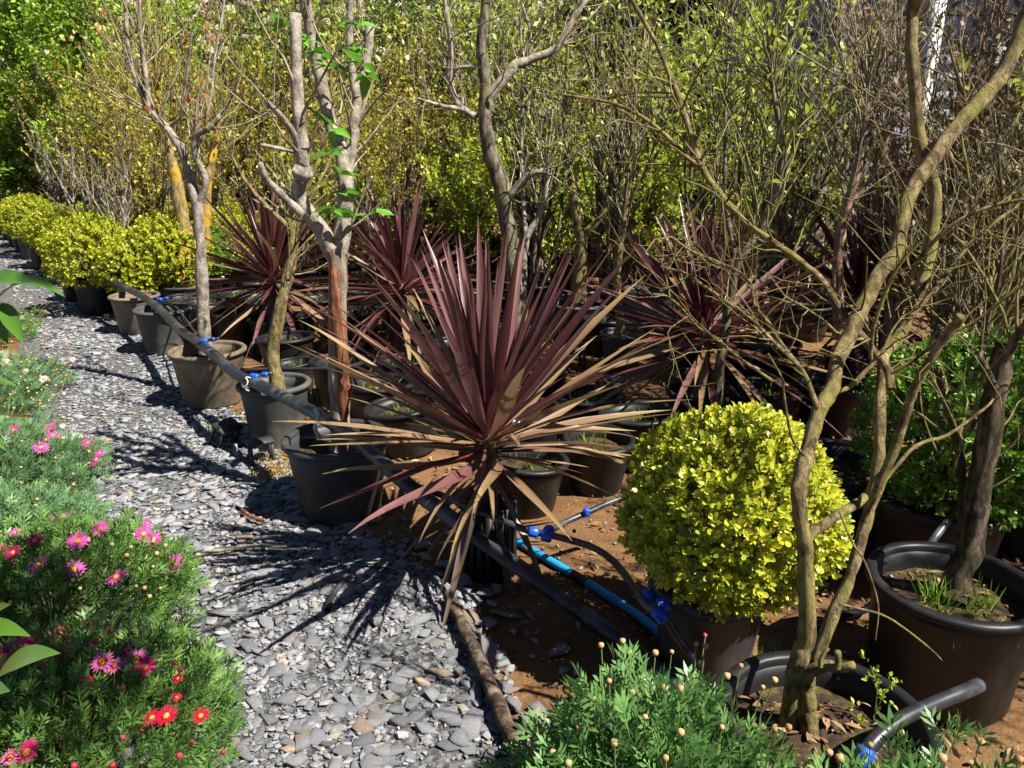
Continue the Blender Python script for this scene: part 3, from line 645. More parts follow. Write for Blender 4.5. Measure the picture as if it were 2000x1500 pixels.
pole_tree('mossy trunk forking low, rising from the grassy square grey pot', [(1128, 590), (1131, 550), (1136, 485), (1133, 455), (1122, 400), (1118, 367), (1108, 310), (1104, 200), (1110, 60)], 6.5, [32, 28, 24, 18, 14, 9, 6], .25, .34, 'pot_grey',
          [([(1134, 470), (1147, 452), (1182, 414), (1178, 370), (1178, 330), (1190, 240), (1200, 120)], [15, 15, 10, 7, 5], [0, 0])], 'bark_moss', 32)
pole_tree('slim bare stem standing in a small black pot', [(1216, 660), (1213, 640), (1206, 572), (1209, 485), (1217, 440), (1224, 385), (1231, 297), (1240, 200), (1245, 60)], 5.55, [19, 17, 15, 14, 11, 8, 5], .155, .3, 'pot_dark',
          [([(1222, 410), (1262, 330), (1290, 240), (1310, 120)], [7, 5, 3], [0, .1])], 'bark_moss', 33)
pole_tree('leaning pale grey trunk among the green thicket beside the blue-grey wall', [(1592, 480), (1597, 400), (1601, 355), (1605, 310), (1615, 280), (1632, 245), (1668, 215), (1690, 170), (1720, 100), (1740, 0)], 6.6, [30, 28, 28, 26, 24, 18, 12], .2, .3, 'pot_black',
          [([(1640, 238), (1650, 160), (1640, 60), (1645, -40)], [12, 9, 6], [0, 0])], 'bark_grey', 34)
pole_tree('pinkish-brown trunk behind the mossy many-stemmed tree', [(1640, 660), (1637, 590), (1636, 507), (1641, 460), (1650, 420), (1668, 360), (1680, 300), (1693, 220), (1700, 100)], 4.3, [24, 20, 20, 20, 17, 12, 9], .2, .3, 'pot_black',
          [([(1655, 400), (1700, 350), (1725, 300), (1745, 200), (1760, 60)], [10, 9, 7, 5], [0, .1])], 'bark_pink', 35, 90, 120, 'olive_leaf')
pole_tree('thin dark stem rising beside the broad dark cordyline', [(1400, 800), (1405, 720), (1415, 660), (1430, 560), (1450, 500), (1500, 420), (1530, 300), (1510, 180), (1500, 60)], 3.9, [22, 18, 16, 14, 10, 8], .17, .3, 'pot_black',
          [([(1440, 530), (1418, 400), (1416, 280), (1420, 140), (1430, 0)], [10, 8, 6, 4], [0, .2]), ([(1420, 640), (1390, 480), (1400, 330), (1390, 150)], [9, 7, 5, 3], [0, .3])], 'bark_dark', 36, 140, 300, 'young_leaf', 'twig_olive')

# many-stemmed mossy tree in the foreground
rng = np.random.default_rng(26); F0 = Gz(1612, 1402, .36)
t = thing('potted_tree', 'mossy many-stemmed tree with tangled branches in a black pot behind the green daisy', 'tree', (F0[0], F0[1], 0))
add_pot(t, .225, .36, 'pot_black', tap=.85); Y8 = float(F0[1])+.0
YF = 1.5
s1 = limb(*trace([(1535, 1470), (1541, 1400), (1560, 1290), (1575, 1240), (1573, 1100), (1561, 985), (1562, 940), (1580, 870), (1601, 800), (1625, 758), (1636, 702), (1660, 653), (1685, 597), (1720, 530), (1751, 490), (1769, 395), (1815, 322), (1860, 259), (1912, 200), (1965, 133), (2010, 20), (2060, -120)], YF, [38.6, 35.3, 30.2, 28.6, 28.6, 30.2, 29.4, 28.6, 30.2, 28.6], [0, 0, .15, .35, .5]), rng, flare=.1)
s2 = limb(*trace([(1590, 1300), (1624, 1206), (1655, 1140), (1680, 1060), (1700, 985), (1716, 887), (1718, 800), (1723, 740), (1727, 695), (1755, 660), (1790, 590), (1807, 537), (1821, 460), (1825, 367), (1797, 280), (1786, 175), (1780, 87), (1783, 10), (1780, -120)], YF+.03, [25.2, 23.5, 22.7, 21.8, 21.8, 23.5, 24.4, 23.5, 21.8], [0, .1, .25, .4, .5]), rng)
s3 = limb(*trace([(1688, 1020), (1720, 940), (1751, 870), (1772, 800), (1790, 750), (1825, 690), (1860, 640), (1877, 616)], YF+.07, [18.5, 18.5, 18.5, 16.8, 16.8], [0, 0, -.05]), rng, cut=True)
s4 = limb(*trace([(1574, 1380), (1580, 1430), (1585, 1480)], YF-.02, [33.6, 37.0, 40.3]), rng)
s0 = limb(*trace([(1572, 1290), (1575, 1340), (1578, 1385)], YF-.01, [38.6, 35.3, 35.3]), rng)
stub = limb(*trace([(1585, 1310), (1615, 1300), (1640, 1305), (1668, 1298)], YF-.03, [25.2, 21.8, 20.2, 15.1], [0, -.05]), rng, cut=True)
stub2 = limb(*trace([(1635, 1305), (1637, 1290), (1636, 1272)], YF-.07, [13.4, 13.4, 12.6]), rng, cut=True)
stub3 = limb(*trace([(1602, 1302), (1604, 1284), (1618, 1266)], YF-.07, [10.1, 8.4, 6.7]), rng, cut=True)
b1 = limb(*trace([(1568, 1075), (1580, 1045), (1610, 1025), (1640, 1002), (1672, 985), (1706, 950), (1718, 880)], YF, [26.9, 21.8, 18.5, 18.5, 15.1], [0, .05, .2]), rng)
b2 = limb(*trace([(1740, 760), (1734, 723), (1702, 681), (1671, 642), (1636, 597), (1608, 551), (1562, 510), (1492, 460), (1450, 430), (1405, 378), (1370, 325), (1338, 227), (1310, 150), (1285, 90), (1240, 10), (1200, -80)], YF+.15, [18.5, 16.0, 14.3, 14.3, 13.4, 12.6, 10.9, 9.2, 7.6], [0, .1, .3, .4, .5]), rng)
b3 = limb(*trace([(1598, 800), (1580, 750), (1566, 723), (1527, 674), (1500, 630), (1475, 597), (1466, 555), (1440, 530), (1405, 513), (1350, 490), (1310, 462)], YF+.05, [10.9, 10.1, 9.2, 7.6, 6.7, 5.9, 4.2], [0, .1, .2]), rng)
b4 = limb(*trace([(1560, 715), (1510, 667), (1470, 625), (1415, 586), (1370, 555), (1338, 534), (1290, 520)], YF+.08, [8.4, 7.6, 7.6, 5.9, 4.2], [0, .1, .2]), rng)
b5 = limb(*trace([(1510, 745), (1433, 691), (1400, 660), (1363, 639), (1330, 600), (1300, 576)], YF+.1, [6.7, 5.9, 5.0, 3.4], [0, .1, .1]), rng)
b6 = limb(*trace([(1370, 325), (1345, 310), (1290, 255), (1240, 220), (1190, 200), (1100, 185)], YF+.5, [10.1, 9.2, 7.6, 6.7, 5.0], [0, .1]), rng)
b7 = limb(*trace([(1700, 700), (1706, 640), (1730, 570), (1755, 520), (1800, 470)], YF+.1, [9.2, 8.4, 7.6, 5.9], [0, -.05]), rng)
b8 = limb(*trace([(1738, 730), (1790, 700), (1840, 660), (1900, 630), (1980, 570), (2030, 540)], YF+.1, [7.6, 6.7, 5.9, 5.0], [0, -.1]), rng)
b9 = limb(*trace([(1700, 1005), (1722, 955), (1735, 930), (1790, 870), (1850, 850), (1920, 800), (1940, 780)], YF+.05, [9.2, 7.6, 7.6, 5.9, 4.2], [0, .1]), rng)
b10 = limb(*trace([(1770, 560), (1800, 500), (1860, 440), (1930, 405), (2020, 385)], YF+.3, [10.9, 9.2, 7.6, 6.7], [0, -.1]), rng)
b11 = limb(*trace([(1620, 770), (1660, 755), (1692, 723), (1760, 640), (1830, 560), (1900, 470), (1990, 400)], YF+.2, [10.1, 10.1, 10.1, 9.2, 8.4, 6.7], [0, .1]), rng)
b12 = limb(*trace([(1570, 890), (1545, 850), (1530, 760), (1528, 740), (1500, 690)], YF, [5.9, 5.0, 4.2, 3.4], [0, -.05]), rng)
b13 = limb(*trace([(1640, 1000), (1665, 1060), (1690, 1100), (1715, 1180), (1710, 1250)], YF-.05, [5.0, 4.2, 3.4, 2.5], [0, -.1]), rng)
b14 = limb(*trace([(1640, 1180), (1720, 1200), (1770, 1230), (1820, 1270), (1840, 1290)], YF-.03, [5.0, 4.2, 4.2, 2.5], [0, -.1]), rng)
part('trunk', tubes(*s1, 16), M['bark_moss'], t, True); part('trunk', tubes(*s2, 14), M['bark_moss'], t, True); part('trunk', tubes(*join_limb(s0, s4) if False else s0, 14), M['bark_moss'], t, True)
part('trunk', tubes(*s4, 14), M['bark_moss'], t, True); part('broken_limb', tubes(*s3, 12), M['bark_moss'], t, True)
for l in (stub, stub2, stub3): part('stub', tubes(*l, 10), M['bark_moss'], t, True)
BR8 = [b1, b2, b3, b4, b5, b6, b7, b8, b9, b10, b11, b12, b13, b14]
for l in BR8: part('branch', tubes(*l, 9), M['bark_moss'], t, True)
tw = sprout(rng, BR8[1:8]+BR8[9:11], 130, (.08, .38), (25, 85), .12, .2, .1, 1, .42, 7, .0016, .0045); part('twigs', tubes(*tw, 5), M['bark_twig'], t, True, 'stuff')
tw2 = sprout(rng, aslist(tw), 260, (.03, .14), (25, 80), .05, .2, .2, 1, .6, 4, .001, .002); part('fine_twigs', tubes(*tw2, 4), M['bark_twig'], t, True, 'stuff')
# its leafy head, above the picture: what shades the soil and the path
hd = sprout(rng, [(s1[0][-18:], s1[1][-18:]), (s2[0][-16:], s2[1][-16:]), (b2[0][-12:], b2[1][-12:])], 46, (.5, 1.1), (15, 70), .35, .12, .5, 1, .5, 7, .004, .012)
ov = limb(np.array([s2[0][-6], [.95, 1.75, 2.35], [.7, 1.35, 2.55], [.42, 1.15, 2.6], [.2, 1.0, 2.62]]), [.016, .014, .011, .008, .004], rng)
part('branch', tubes(*ov, 8), M['bark_moss'], t, True)
ho = sprout(rng, [(ov[0][8:], ov[1][8:])], 16, (.2, .45), (30, 80), .05, .15, .2, 1, .5, 7, .003, .006); hd = (np.concatenate([hd[0], ho[0]]), np.concatenate([hd[1], ho[1]]))
ts_ = np.array(TOSUN)
def offball(q):
    d_ = []
    for c_, r_ in ((np.array([.66, 2.1, .5]), 0.), (np.array([-.08, 2.65, .8]), .13)):
        rel = q-c_; d_.append(np.linalg.norm(rel-(rel@ts_)[..., None]*ts_, axis=-1)-r_)
    return np.min(d_, axis=0)
kp = offball(hd[0]).min(1) > .42; hd = (hd[0][kp], hd[1][kp])
part('upper_branches', tubes(*hd, 6), M['bark_moss'], t, True, 'stuff')
ht = sprout(rng, aslist(hd), 240, (.15, .45), (25, 75), .1, .18, .2, 1, .5, 5, .0015, .004); part('upper_twigs', tubes(*ht, 4), M['bark_twig'], t, True, 'stuff')
hp = ht[0][:, -1]; ok = (hp[:, 2] > 1.95) & (offball(ht[0]).min(1) > .45); leaves_on(rng, (ht[0][ok], ht[1][ok]), 1500, OVN, .075, M['olive_leaf'], 'leaves', t)

# rough-barked trunk in the right-hand pot
rng = np.random.default_rng(27); K0 = Gz(1862, 1142, .36)
t = thing('potted_tree', 'rough dark trunk with a pruned top in a big black pot with grass tufts', 'tree', (K0[0], K0[1], 0))
add_pot(t, .225, .37, 'pot_black', tap=.88); YK = float(K0[1])
a = limb(*trace([(1862, 1165), (1872, 1130), (1896, 1070), (1905, 1000), (1910, 957), (1930, 852), (1944, 765), (1958, 695), (1966, 668)], YK, [50, 46, 46, 46, 44, 40, 38], [0, .05]), rng, cut=True, flare=.2)
b = limb(*trace([(1886, 1080), (1882, 1000), (1878, 930), (1870, 860), (1850, 800), (1830, 720)], YK+.04, [22, 20, 18, 15, 10], [0, .1]), rng)
c = limb(*trace([(1958, 705), (1985, 660), (2030, 600), (2080, 540)], YK, [18, 15, 12], [0, -.1]), rng)
d = limb(*trace([(1945, 760), (1925, 715), (1915, 690), (1930, 640), (1950, 560), (1960, 430), (1950, 300)], YK, [13, 11, 9, 7, 5], [0, .2]), rng)
part('trunk', tubes(*a, 16), M['bark_rough'], t, True)
for l in (b, c, d): part('branch', tubes(*l, 10), M['bark_rough'], t, True)
tw = sprout(rng, [b, c, d], 50, (.15, .6), (25, 80), .15, .2, .2, 1, .4, 6, .0016, .005); part('twigs', tubes(*tw, 5), M['bark_twig'], t, True, 'stuff')
g = part('grass_tuft', join(grass_blades(rng, np.array(K0)+[-.06, -.02, -.06], 60, .02, .13), grass_blades(rng, np.array(K0)+[.06, -.03, -.06], 60, .03, .11), grass_blades(rng, np.array(K0)+[-.02, -.08, -.065], 200, .06, .035)), M['grass'], t, kind='stuff')

for base_, nm in ((F0, 'mossy tree'), (K0, 'rough-barked tree')):
    n_ = 90; a_ = rng.uniform(0, 6.28, n_); r_ = .19*rng.uniform(0, 1, n_)**.5; q_ = np.stack([base_[0]+r_*np.cos(a_), base_[1]+r_*np.sin(a_), np.full(n_, .302)+rng.uniform(0, .01, n_)], 1)
    o = part('pot_litter', scatter(OVN, q_, frames(np.concatenate([rng.normal(0, 1, (n_, 2)), rng.normal(0, .2, (n_, 1))], 1), rng, None, .3), rng.uniform(.015, .05, n_)), M['litter'], None, kind='stuff'); tag(o, f'dry leaves lying in the pot of the {nm}', 'leaf litter')
# ------------------------------------------------------------------ rows of background shrubs (prototypes copied)
def shrub_proto(name, label, seed, stems, h, spread, n2, L2, n3, L3, barkm, twm, leaf, nleaf, LL, group, potmat='pot_black', T=OV, trunk=.014, up=.35):
    rng = np.random.default_rng(seed); t = thing(name, label, 'shrub', (0, 0, 0), group); add_pot(t, .19, .32, potmat)
    S = []
    for i in range(stems):
        az = rng.uniform(0, 6.28); r0 = rng.uniform(0, .05); sp = rng.uniform(.3, 1)*spread; hh = h*rng.uniform(.7, 1.05)
        pts = [[r0*math.cos(az), r0*math.sin(az), .2]]
        for q in (.25, .5, .75, 1.): pts.append([r0*math.cos(az)+sp*q**1.2*math.cos(az)+rng.normal(0, .05), r0*math.sin(az)+sp*q**1.2*math.sin(az)+rng.normal(0, .05), .2+(hh-.2)*q])
        S.append(limb(np.array(pts), trunk*np.array([1.2, 1, .8, .6, .3])*rng.uniform(.8, 1.2), rng, 8))
    part('stems', join(*[tubes(*s, 7) for s in S]), M[barkm], t, True, local=True)
    b = sprout(rng, S, n2, L2, (15, 60), up, .13, .2, 1, .6, 6, .003); tw = sprout(rng, aslist(b), n3, L3, (15, 65), up*.7, .15, .15, 1, .6, 5, .002)
    part('branches', tubes(*b, 5), M[barkm], t, True, 'stuff', local=True); part('twigs', tubes(*tw, 3), M[twm], t, False, 'stuff', local=True)
    if nleaf: leaves_on(rng, tw, nleaf, T, LL, M[leaf], 'leaves', t)
    return t
GY = 'yellow-leaved twiggy shrubs in rows'; GG = 'green leafing stems of the thicket'; GD = 'dull twiggy shrubs of the thicket'
LY = 'twiggy multi-stemmed shrub with sparse yellow leaves in a black pot'
LG = 'upright many-stemmed shrub with fresh yellow-green leaves in the thicket'
LD = 'dense grey-brown twiggy shrub with dull olive and brown leaves'
PY = [shrub_proto('twiggy_shrub', LY, 60+i, 7, 1.9+.2*i, .38, 55, (.3, .8), 330, (.12, .4), 'bark_dark', 'twig_ochre', 'yellow_leaf', 1500, .055, GY) for i in range(3)]
PG = [shrub_proto('leafing_shrub', LG, 70+i, 9, 2.6+.3*i, .36, 55, (.4, 1.0), 260, (.15, .5), 'bark_dark', 'twig_olive', 'young_leaf', 1300, .065, GG, trunk=.017) for i in range(3)]
PD = [shrub_proto('dull_shrub', LD, 80+i, 9, 2.5+.3*i, .5, 90, (.4, 1.0), 330, (.15, .5), 'bark_pink' if i else 'bark_moss', 'twig_brown', 'olive_leaf', 700, .055, GD, up=.2, trunk=.018) for i in range(2)]
PL = [shrub_proto('lime_shrub', 'leafy lime-green shrub in the rows behind the cordylines', 90+i, 8, 1.2+.1*i, .4, 60, (.2, .5), 300, (.1, .3), 'bark_dark', 'twig_olive', 'lime', 3400, .06, 'lime-green shrubs behind the cordylines') for i in range(2)]
used = set()
def zone(proto, x, y):
    n = proto.name.split('.')[0]; rel = np.array([x, y])-A2; v = float(rel@NRM)
    if n == 'twiggy_shrub': return 'twiggy shrub with yellow leaves, '+('first row behind the far boxwoods' if v < 1.8 else 'second row behind the far boxwoods' if v < 2.9 else 'third row behind the far boxwoods' if v < 4.1 else 'back row before the green trees')
    if n == 'leafing_shrub': return 'upright shrub with fresh yellow-green leaves '+('against the stone wall' if y > 11 else 'behind the forked grey tree' if x < .9 else 'in front of the dark open bay' if x < 2.2 else 'in front of the blue-grey boards')
    if n == 'dull_shrub': return 'dense twiggy shrub with dull olive leaves '+('out of view to the right, added for shade' if y < 2.6 else 'behind the dark green boxwood' if y < 4.5 else 'before the blue-grey building')
    if n == 'lime_shrub': return 'leafy lime-green shrub '+('behind the peeling trunk' if x < -.3 else 'behind the forked grey tree' if x < 1 else 'behind the slim bare stem')
    if n == 'evergreen_tree' and proto is not DKT_[0]: return 'dense leafy green tree '+('at the end of the path' if x < -10.2 else 'behind the yellow twiggy shrubs' if y < 17 else 'in front of the stone wall')
    return None
DKT_ = [None]
def put(proto, x, y, rz, s, label=None, group=None):
    label = label or zone(proto, x, y)
    o = proto if proto.name not in used else copy_tree(proto)
    used.add(proto.name); return place(o, (x, y, 0), rz, s, label, group)
rng = np.random.default_rng(5)
ROW = np.array([-.616, .788]); NRM = np.array([.788, .616]); A2 = np.array([A0[0], A0[1]])
def uv(u, v): return A2+ROW*u+NRM*v
# left block: yellow twiggy shrubs
for u in np.arange(3.9, 15.5, 1.02):
    for v in (1.15, 2.3, 3.5, 4.8):
        if u < 6.5 and v < 2: continue
        x, y = uv(u+rng.uniform(-.25, .25), v+rng.uniform(-.25, .25))
        if x < -.70*y-1: continue
        put(PY[rng.integers(3)], x, y, rng.uniform(0, 6.28), rng.uniform(.85, 1.15))
# middle and right: green thicket
for u in np.arange(-5.5, 5.2, 1.05):
    for v in (3.5, 4.5, 5.5):
        if rng.random() < .2: continue
        x, y = uv(u+rng.uniform(-.3, .3), v+rng.uniform(-.3, .3))
        if x > .72*y+.5 or y < 3.2: continue
        if x < .0 and v < 4: continue
        pr = PG[rng.integers(3)] if (x < .33*y or rng.random() < .35) else PD[rng.integers(2)]
        if x < -.4 and rng.random() < .6: pr = PY[rng.integers(3)]
        put(pr, x, y, rng.uniform(0, 6.28), rng.uniform(.8, 1.1))
# lime shrubs low between
for x, y in ((-1.6, 8.6), (-.5, 8.2), (.45, 8.0), (1.2, 7.6), (2.0, 7.2), (1.6, 8.8), (.6, 9.3), (-.6, 9.6), (2.9, 7.0), (-1.9, 9.8)):
    put(PL[rng.integers(2)], x, y, rng.uniform(0, 6.28), rng.uniform(.85, 1.2))
for x, y, s in ((-4.2, 12.6, 1.35), (-3.2, 12.0, 1.4), (-2.4, 12.8, 1.45), (-5.2, 12.2, 1.3), (-1.6, 11.6, 1.3), (-3.6, 13.6, 1.5), (-.4, 11.2, 1.3), (-6.3, 12.9, 1.35)):
    put(PG[rng.integers(3)], x, y, rng.uniform(0, 6.28), s)
PBR = shrub_proto('bare_shrub', 'bare grey multi-stemmed shrub standing before the far boxwoods', 95, 6, 1.5, .4, 40, (.25, .6), 150, (.1, .3), 'bark_grey', 'twig_brown', 'yellow_leaf', 60, .05, 'bare grey shrubs by the far boxwoods', trunk=.02)
for px, py in ((150, 505), (215, 520), (95, 455)):
    q = Gz(px, py, .3); put(PBR, q[0]+.15, q[1]+.1, rng.uniform(0, 6.28), rng.uniform(.9, 1.15))
# dense twigs on the right
for x, y, s in ((2.35, 3.75, .85), (3.1, 4.1, 1.), (2.75, 4.7, 1.), (3.6, 5.0, 1.05), (1.95, 3.2, .75), (2.3, 4.6, .9)):
    put(PD[rng.integers(2)], x, y, rng.uniform(0, 6.28), s)

# far boxwoods: the first is modelled, the others are copies
pb = boxwood('boxwood', 'bushy yellow-green boxwood in a black pot along the path', (0, 0, 0), (0, 0, .55), .36, .32, .19, .33, 'pot_black', 'box_far', 1100, .062, 13, 'yellow-green boxwoods in rows')
pb2 = boxwood('boxwood', 'bushy mid-green boxwood in a black pot among the yellow-green ones', (0, 0, 0), (0, 0, .53), .31, .30, .19, .33, 'pot_black', 'lime', 900, .062, 15, 'mid-green boxwoods in rows'); first2 = True
first = True
for px, py, s in ((180, 500, 1.), (265, 505, .95), (325, 500, 1.), (95, 440, 1.), (120, 452, 1.), (60, 425, 1.), (40, 412, 1.), (370, 480, 1.), (230, 455, 1.), (300, 455, 1.), (160, 440, 1.),
                  (440, 470, 1.), (475, 440, 1.), (420, 430, 1.), (640, 440, 1.), (740, 430, 1.), (850, 425, 1.), (900, 415, 1.), (1130, 430, 1.), (1280, 430, 1.), (1190, 420, 1.), (1340, 440, 1.)):
    g0 = Gz(px, py+6, .55)
    if rng.random() < .4: o = pb2 if first2 else copy_tree(pb2); first2 = False
    else: o = pb if first else copy_tree(pb); first = False
    place(o, (g0[0], g0[1], 0), rng.uniform(0, 6), s*rng.uniform(.9, 1.1))
bd = boxwood('boxwood', 'rounded bright green boxwood among the yellow boxwoods beside the lichen-covered trunks', (float(Gz(318, 500, .5)[0])+.35, float(Gz(318, 500, .5)[1])+.2, 0), (0, 0, .5), .33, .3, .19, .3, 'pot_black', 'box_green', 900, .06, 14)

# ------------------------------------------------------------------ empty and far pots on the row
def lone_pot(label, px, py, z, r, h, mat, group=None, plant=None):
    p = Gz(px, py, z); t = thing('nursery_pot', label, 'pot', (p[0], p[1], 0), group); add_pot(t, r, h, mat); return t
lone_pot('dark grey pot wedged between two tan dusty pots on the path edge', 318, 603, .36, .21, .36, 'pot_grey')
lone_pot('tan dusty pot with a thick grey rim under the black pipe', 262, 577, .34, .20, .34, 'pot_dusty')
GP = 'nursery pots along the far path edge'
for k, (px, py, mat) in enumerate(((196, 540, 'pot_dark'), (152, 528, 'pot_black'), (84, 478, 'pot_black'), (62, 463, 'pot_dark'), (47, 452, 'pot_black'), (34, 443, 'pot_dark'), (20, 432, 'pot_black'), (10, 424, 'pot_black'))):
    lone_pot('black nursery pot in the far line beside the path', px, py, .33, .20, .33, mat, GP)
lone_pot('small tan pot standing out at the bend of the far pot line', 115, 506, .31, .15, .31, 'pot_dusty')
lone_pot('orange terracotta pot half hidden in grass behind the forked grey tree', 1060, 522, .3, .17, .3, 'terracotta')
lone_pot('big grey pot in the grass behind the slim bare stem', 1275, 565, .36, .26, .36, 'pot_grey')
lone_pot('big black pot in deep shade behind the mossy trunks', 1655, 900, .36, .23, .36, 'pot_black')
lone_pot('black pot cut off beside the dark green boxwood', 2030, 910, .36, .22, .36, 'pot_black')

taken = [o.location.xy.copy() for o in COL.objects if o.parent is None and o.get('category') in ('pot', 'tree', 'cordyline', 'boxwood')]
PP = None; GN = 'black pots among the cordylines'
for u_ in np.arange(-.5, 6.2, .46):
    for v_ in np.arange(.62, 3.4, .46):
        q = Vector(uv(u_+rng.uniform(-.07, .07), v_+rng.uniform(-.07, .07)))
        if any((q-o).length < .36 for o in taken) or rng.random() < .1: continue
        taken.append(q)
        lab = 'black nursery pot standing ' + ('in the first line behind the pipe-side pots' if v_ < 1.1 else ('between the cordylines' if v_ < 2.2 else 'in the back lines behind the cordylines'))
        if PP is None:
            PP = thing('nursery_pot', lab, 'pot', (0, 0, 0), GN); add_pot(PP, .175, .30, 'pot_black')
            part('weeds', grass_blades(rng, (0, 0, .23), 36, .06, .12), M['grass'], PP, False, 'stuff', local=True); o = PP
        else: o = copy_tree(PP)
        place(o, (q.x, q.y, 0), rng.uniform(0, 6.28), rng.uniform(.78, 1.12), lab, sz=rng.uniform(.7, 1.1)); o.rotation_euler = (rng.normal(0, .04), rng.normal(0, .04), rng.uniform(0, 6.28)); o.location.z = .0
for x, y, s in ((2.9, 2.1, 1.), (2.9, .4, .95), (3.4, 1.2, 1.05)):  # unseen shrubs right of the view, added to cast shade
    put(PD[rng.integers(2)], x, y, rng.uniform(0, 6.28), s)

# ------------------------------------------------------------------ pipes
def P3(l): return np.array([Gz(x, y, z) for x, y, z in l])
def pipe_thing(name, label, pts, r, mat='hose', cat='pipe', group=None):
    o = part(name, pipe(P3(pts), r), M[mat], None, True); return tag(o, label, cat, group)
o = pipe_thing('irrigation_pipe', 'thick black irrigation pipe draped over the pot rims along the path', [(70, 460, .40), (110, 490, .40), (159, 530, .40), (210, 548, .40), (245, 562, .40), (280, 580, .40), (315, 607, .40), (350, 642, .41), (385, 667, .42), (420, 695, .43), (465, 733, .42), (507, 752, .42), (560, 778, .42), (623, 812, .43), (665, 838, .43), (720, 880, .42), (800, 950, .36), (900, 1026, .24), (1000, 1098, .15), (1090, 1163, .09), (1180, 1228, .05), (1265, 1290, .036), (1340, 1350, .034)], .031)
def fitting(parent, p, d, r=.022, l=.05, name='blue_nut'):
    d = nrm(np.array([d], float))[0]; p = np.array(p); pts = np.array([p-d*l/2, p-d*l/2, p-d*l*.2, p+d*l*.35, p+d*l/2, p+d*l/2]); R = np.array([1e-4, r*.92, r, r, r*.8, 1e-4])
    pts[0] -= d*1e-4; pts[-1] += d*1e-4
    V, F = tubes(pts, R, 16); k = np.arange(len(V)) % 2; ax = p+np.outer((V-p)@d, d); V = ax+(V-ax)*(1-.10*k)[:, None]
    return part(name, (V, F), M['blue_fit'], parent)
h = pipe_thing('irrigation_hose', 'thin black hose with blue joints crossing the bare soil by the yellow boxwood ball', [(815, 950, .33), (860, 966, .33), (908, 987, .33), (965, 1010, .31), (1030, 1036, .28), (1066, 1043, .27), (1110, 1054, .26), (1150, 1066, .25), (1185, 1085, .25), (1215, 1115, .26), (1240, 1152, .28), (1262, 1182, .29), (1280, 1192, .29), (1298, 1205, .28), (1330, 1255, .2), (1370, 1300, .12)], .0125, group=None)
h2 = part('side_hose', pipe(P3([(1066, 1043, .27), (1100, 1022, .27), (1145, 1002, .28), (1190, 982, .29), (1240, 965, .30)]), .012), M['hose'], None, True)
h2.parent = h
fitting(h, Gz(1042, 1039, .277), Gz(1066, 1043, .27)-Gz(1030, 1036, .28), .021, .036)
fitting(h, Gz(1068, 1048, .27), Gz(1090, 1049, .265)-Gz(1066, 1043, .27), .021, .036)
fitting(h, Gz(1072, 1036, .275), Gz(1100, 1022, .27)-Gz(1066, 1043, .27), .020, .03)
fitting(h, Gz(1145, 1000, .295), np.array([0, 0, 1.]), .013, .03)
fitting(h, Gz(1266, 1166, .285), Gz(1262, 1182, .29)-Gz(1240, 1152, .28), .023, .042)
fitting(h, Gz(1296, 1181, .29), np.array([1, .05, .0]), .022, .04)
fitting(h, Gz(1288, 1202, .285), Gz(1330, 1255, .2)-Gz(1280, 1192, .29), .021, .04)
stub = part('hose_stub', pipe(P3([(1275, 1188, .29), (1300, 1181, .29), (1322, 1180, .29)]), .013), M['hose'], h, True)
bp = pipe_thing('blue_pipe', 'bright blue plastic pipe with a black sleeve lying on the brown soil', [(985, 1042, .02), (1032, 1070, .02), (1110, 1116, .02), (1180, 1158, .02), (1250, 1205, .022), (1310, 1255, .024), (1365, 1300, .024), (1400, 1330, .024)], .0165, 'blue_pipe')
part('sleeve', pipe(P3([(1118, 1121, .02), (1132, 1129, .02), (1146, 1138, .02)]), .019), M['hose'], bp, True)
pipe_thing('short_hose', 'cut end of thick black hose resting on the pot of the mossy tree', [(1912, 1338, .40), (1880, 1352, .41), (1830, 1372, .41), (1760, 1405, .41), (1715, 1440, .40), (1690, 1470, .38), (1660, 1520, .33)], .0165)
f1 = fitting(None, Gz(1686, 1478, .38), np.array([-.3, -.3, -.6]), .02, .04, 'blue_nut'); tag(f1, 'blue plastic nut on the hose by the mossy tree pot', 'fitting')
pipe_thing('hose_run', 'black hose passing behind the big black pot with grass tufts', [(1560, 1235, .02), (1635, 1205, .02), (1690, 1190, .05), (1740, 1150, .12), (1800, 1083, .3), (1845, 1025, .38), (1880, 985, .4), (1930, 960, .4)], .013)
pipe_thing('hose_run', 'thin black hose strung between the slender tree pot and the peeling trunk', [(470, 722, .36), (560, 720, .36), (600, 721, .36), (652, 721, .36), (760, 740, .3)], .010)
pipe_thing('hose_run', 'thin black hose running across the grass behind the forked grey tree', [(1020, 583, .30), (1100, 577, .32), (1180, 570, .32), (1270, 562, .34)], .012)
pipe_thing('hose_run', 'thin black hose in front of the square grey pot', [(1060, 640, .16), (1120, 635, .16), (1180, 632, .18), (1240, 628, .2)], .012)
pipe_thing('feeder_hose', 'thin black feeder hose looping from the main pipe near the grey-trunked tree', [(300, 592, .42), (340, 598, .40), (360, 620, .38), (378, 645, .4), (400, 668, .43)], .008)
for k, (x, y, z, lab) in enumerate(((398, 666, .46, 'grey-trunked tree'), (497, 735, .45, 'slender leaning tree'), (312, 585, .42, 'dark grey wedged pot'), (200, 538, .42, 'row of far boxwoods'))):
    p = Gz(x, y, z); t = thing('blue_fitting', f'small blue pipe fitting on the main pipe by the {lab}', 'fitting', tuple(p))
    fitting(t, p, np.array([1, -.4, 0]), .017, .05); fitting(t, p+np.array([.05, .02, .005]), np.array([1, -.2, .1]), .014, .035); part('tee', pipe(np.array([p-[.06, 0, .02], p, p+[.09, .03, .01]]), .009), M['hose'], t, True)
p = Gz(622, 815, .43); th_ = np.linspace(-.5, 4.4, 14)
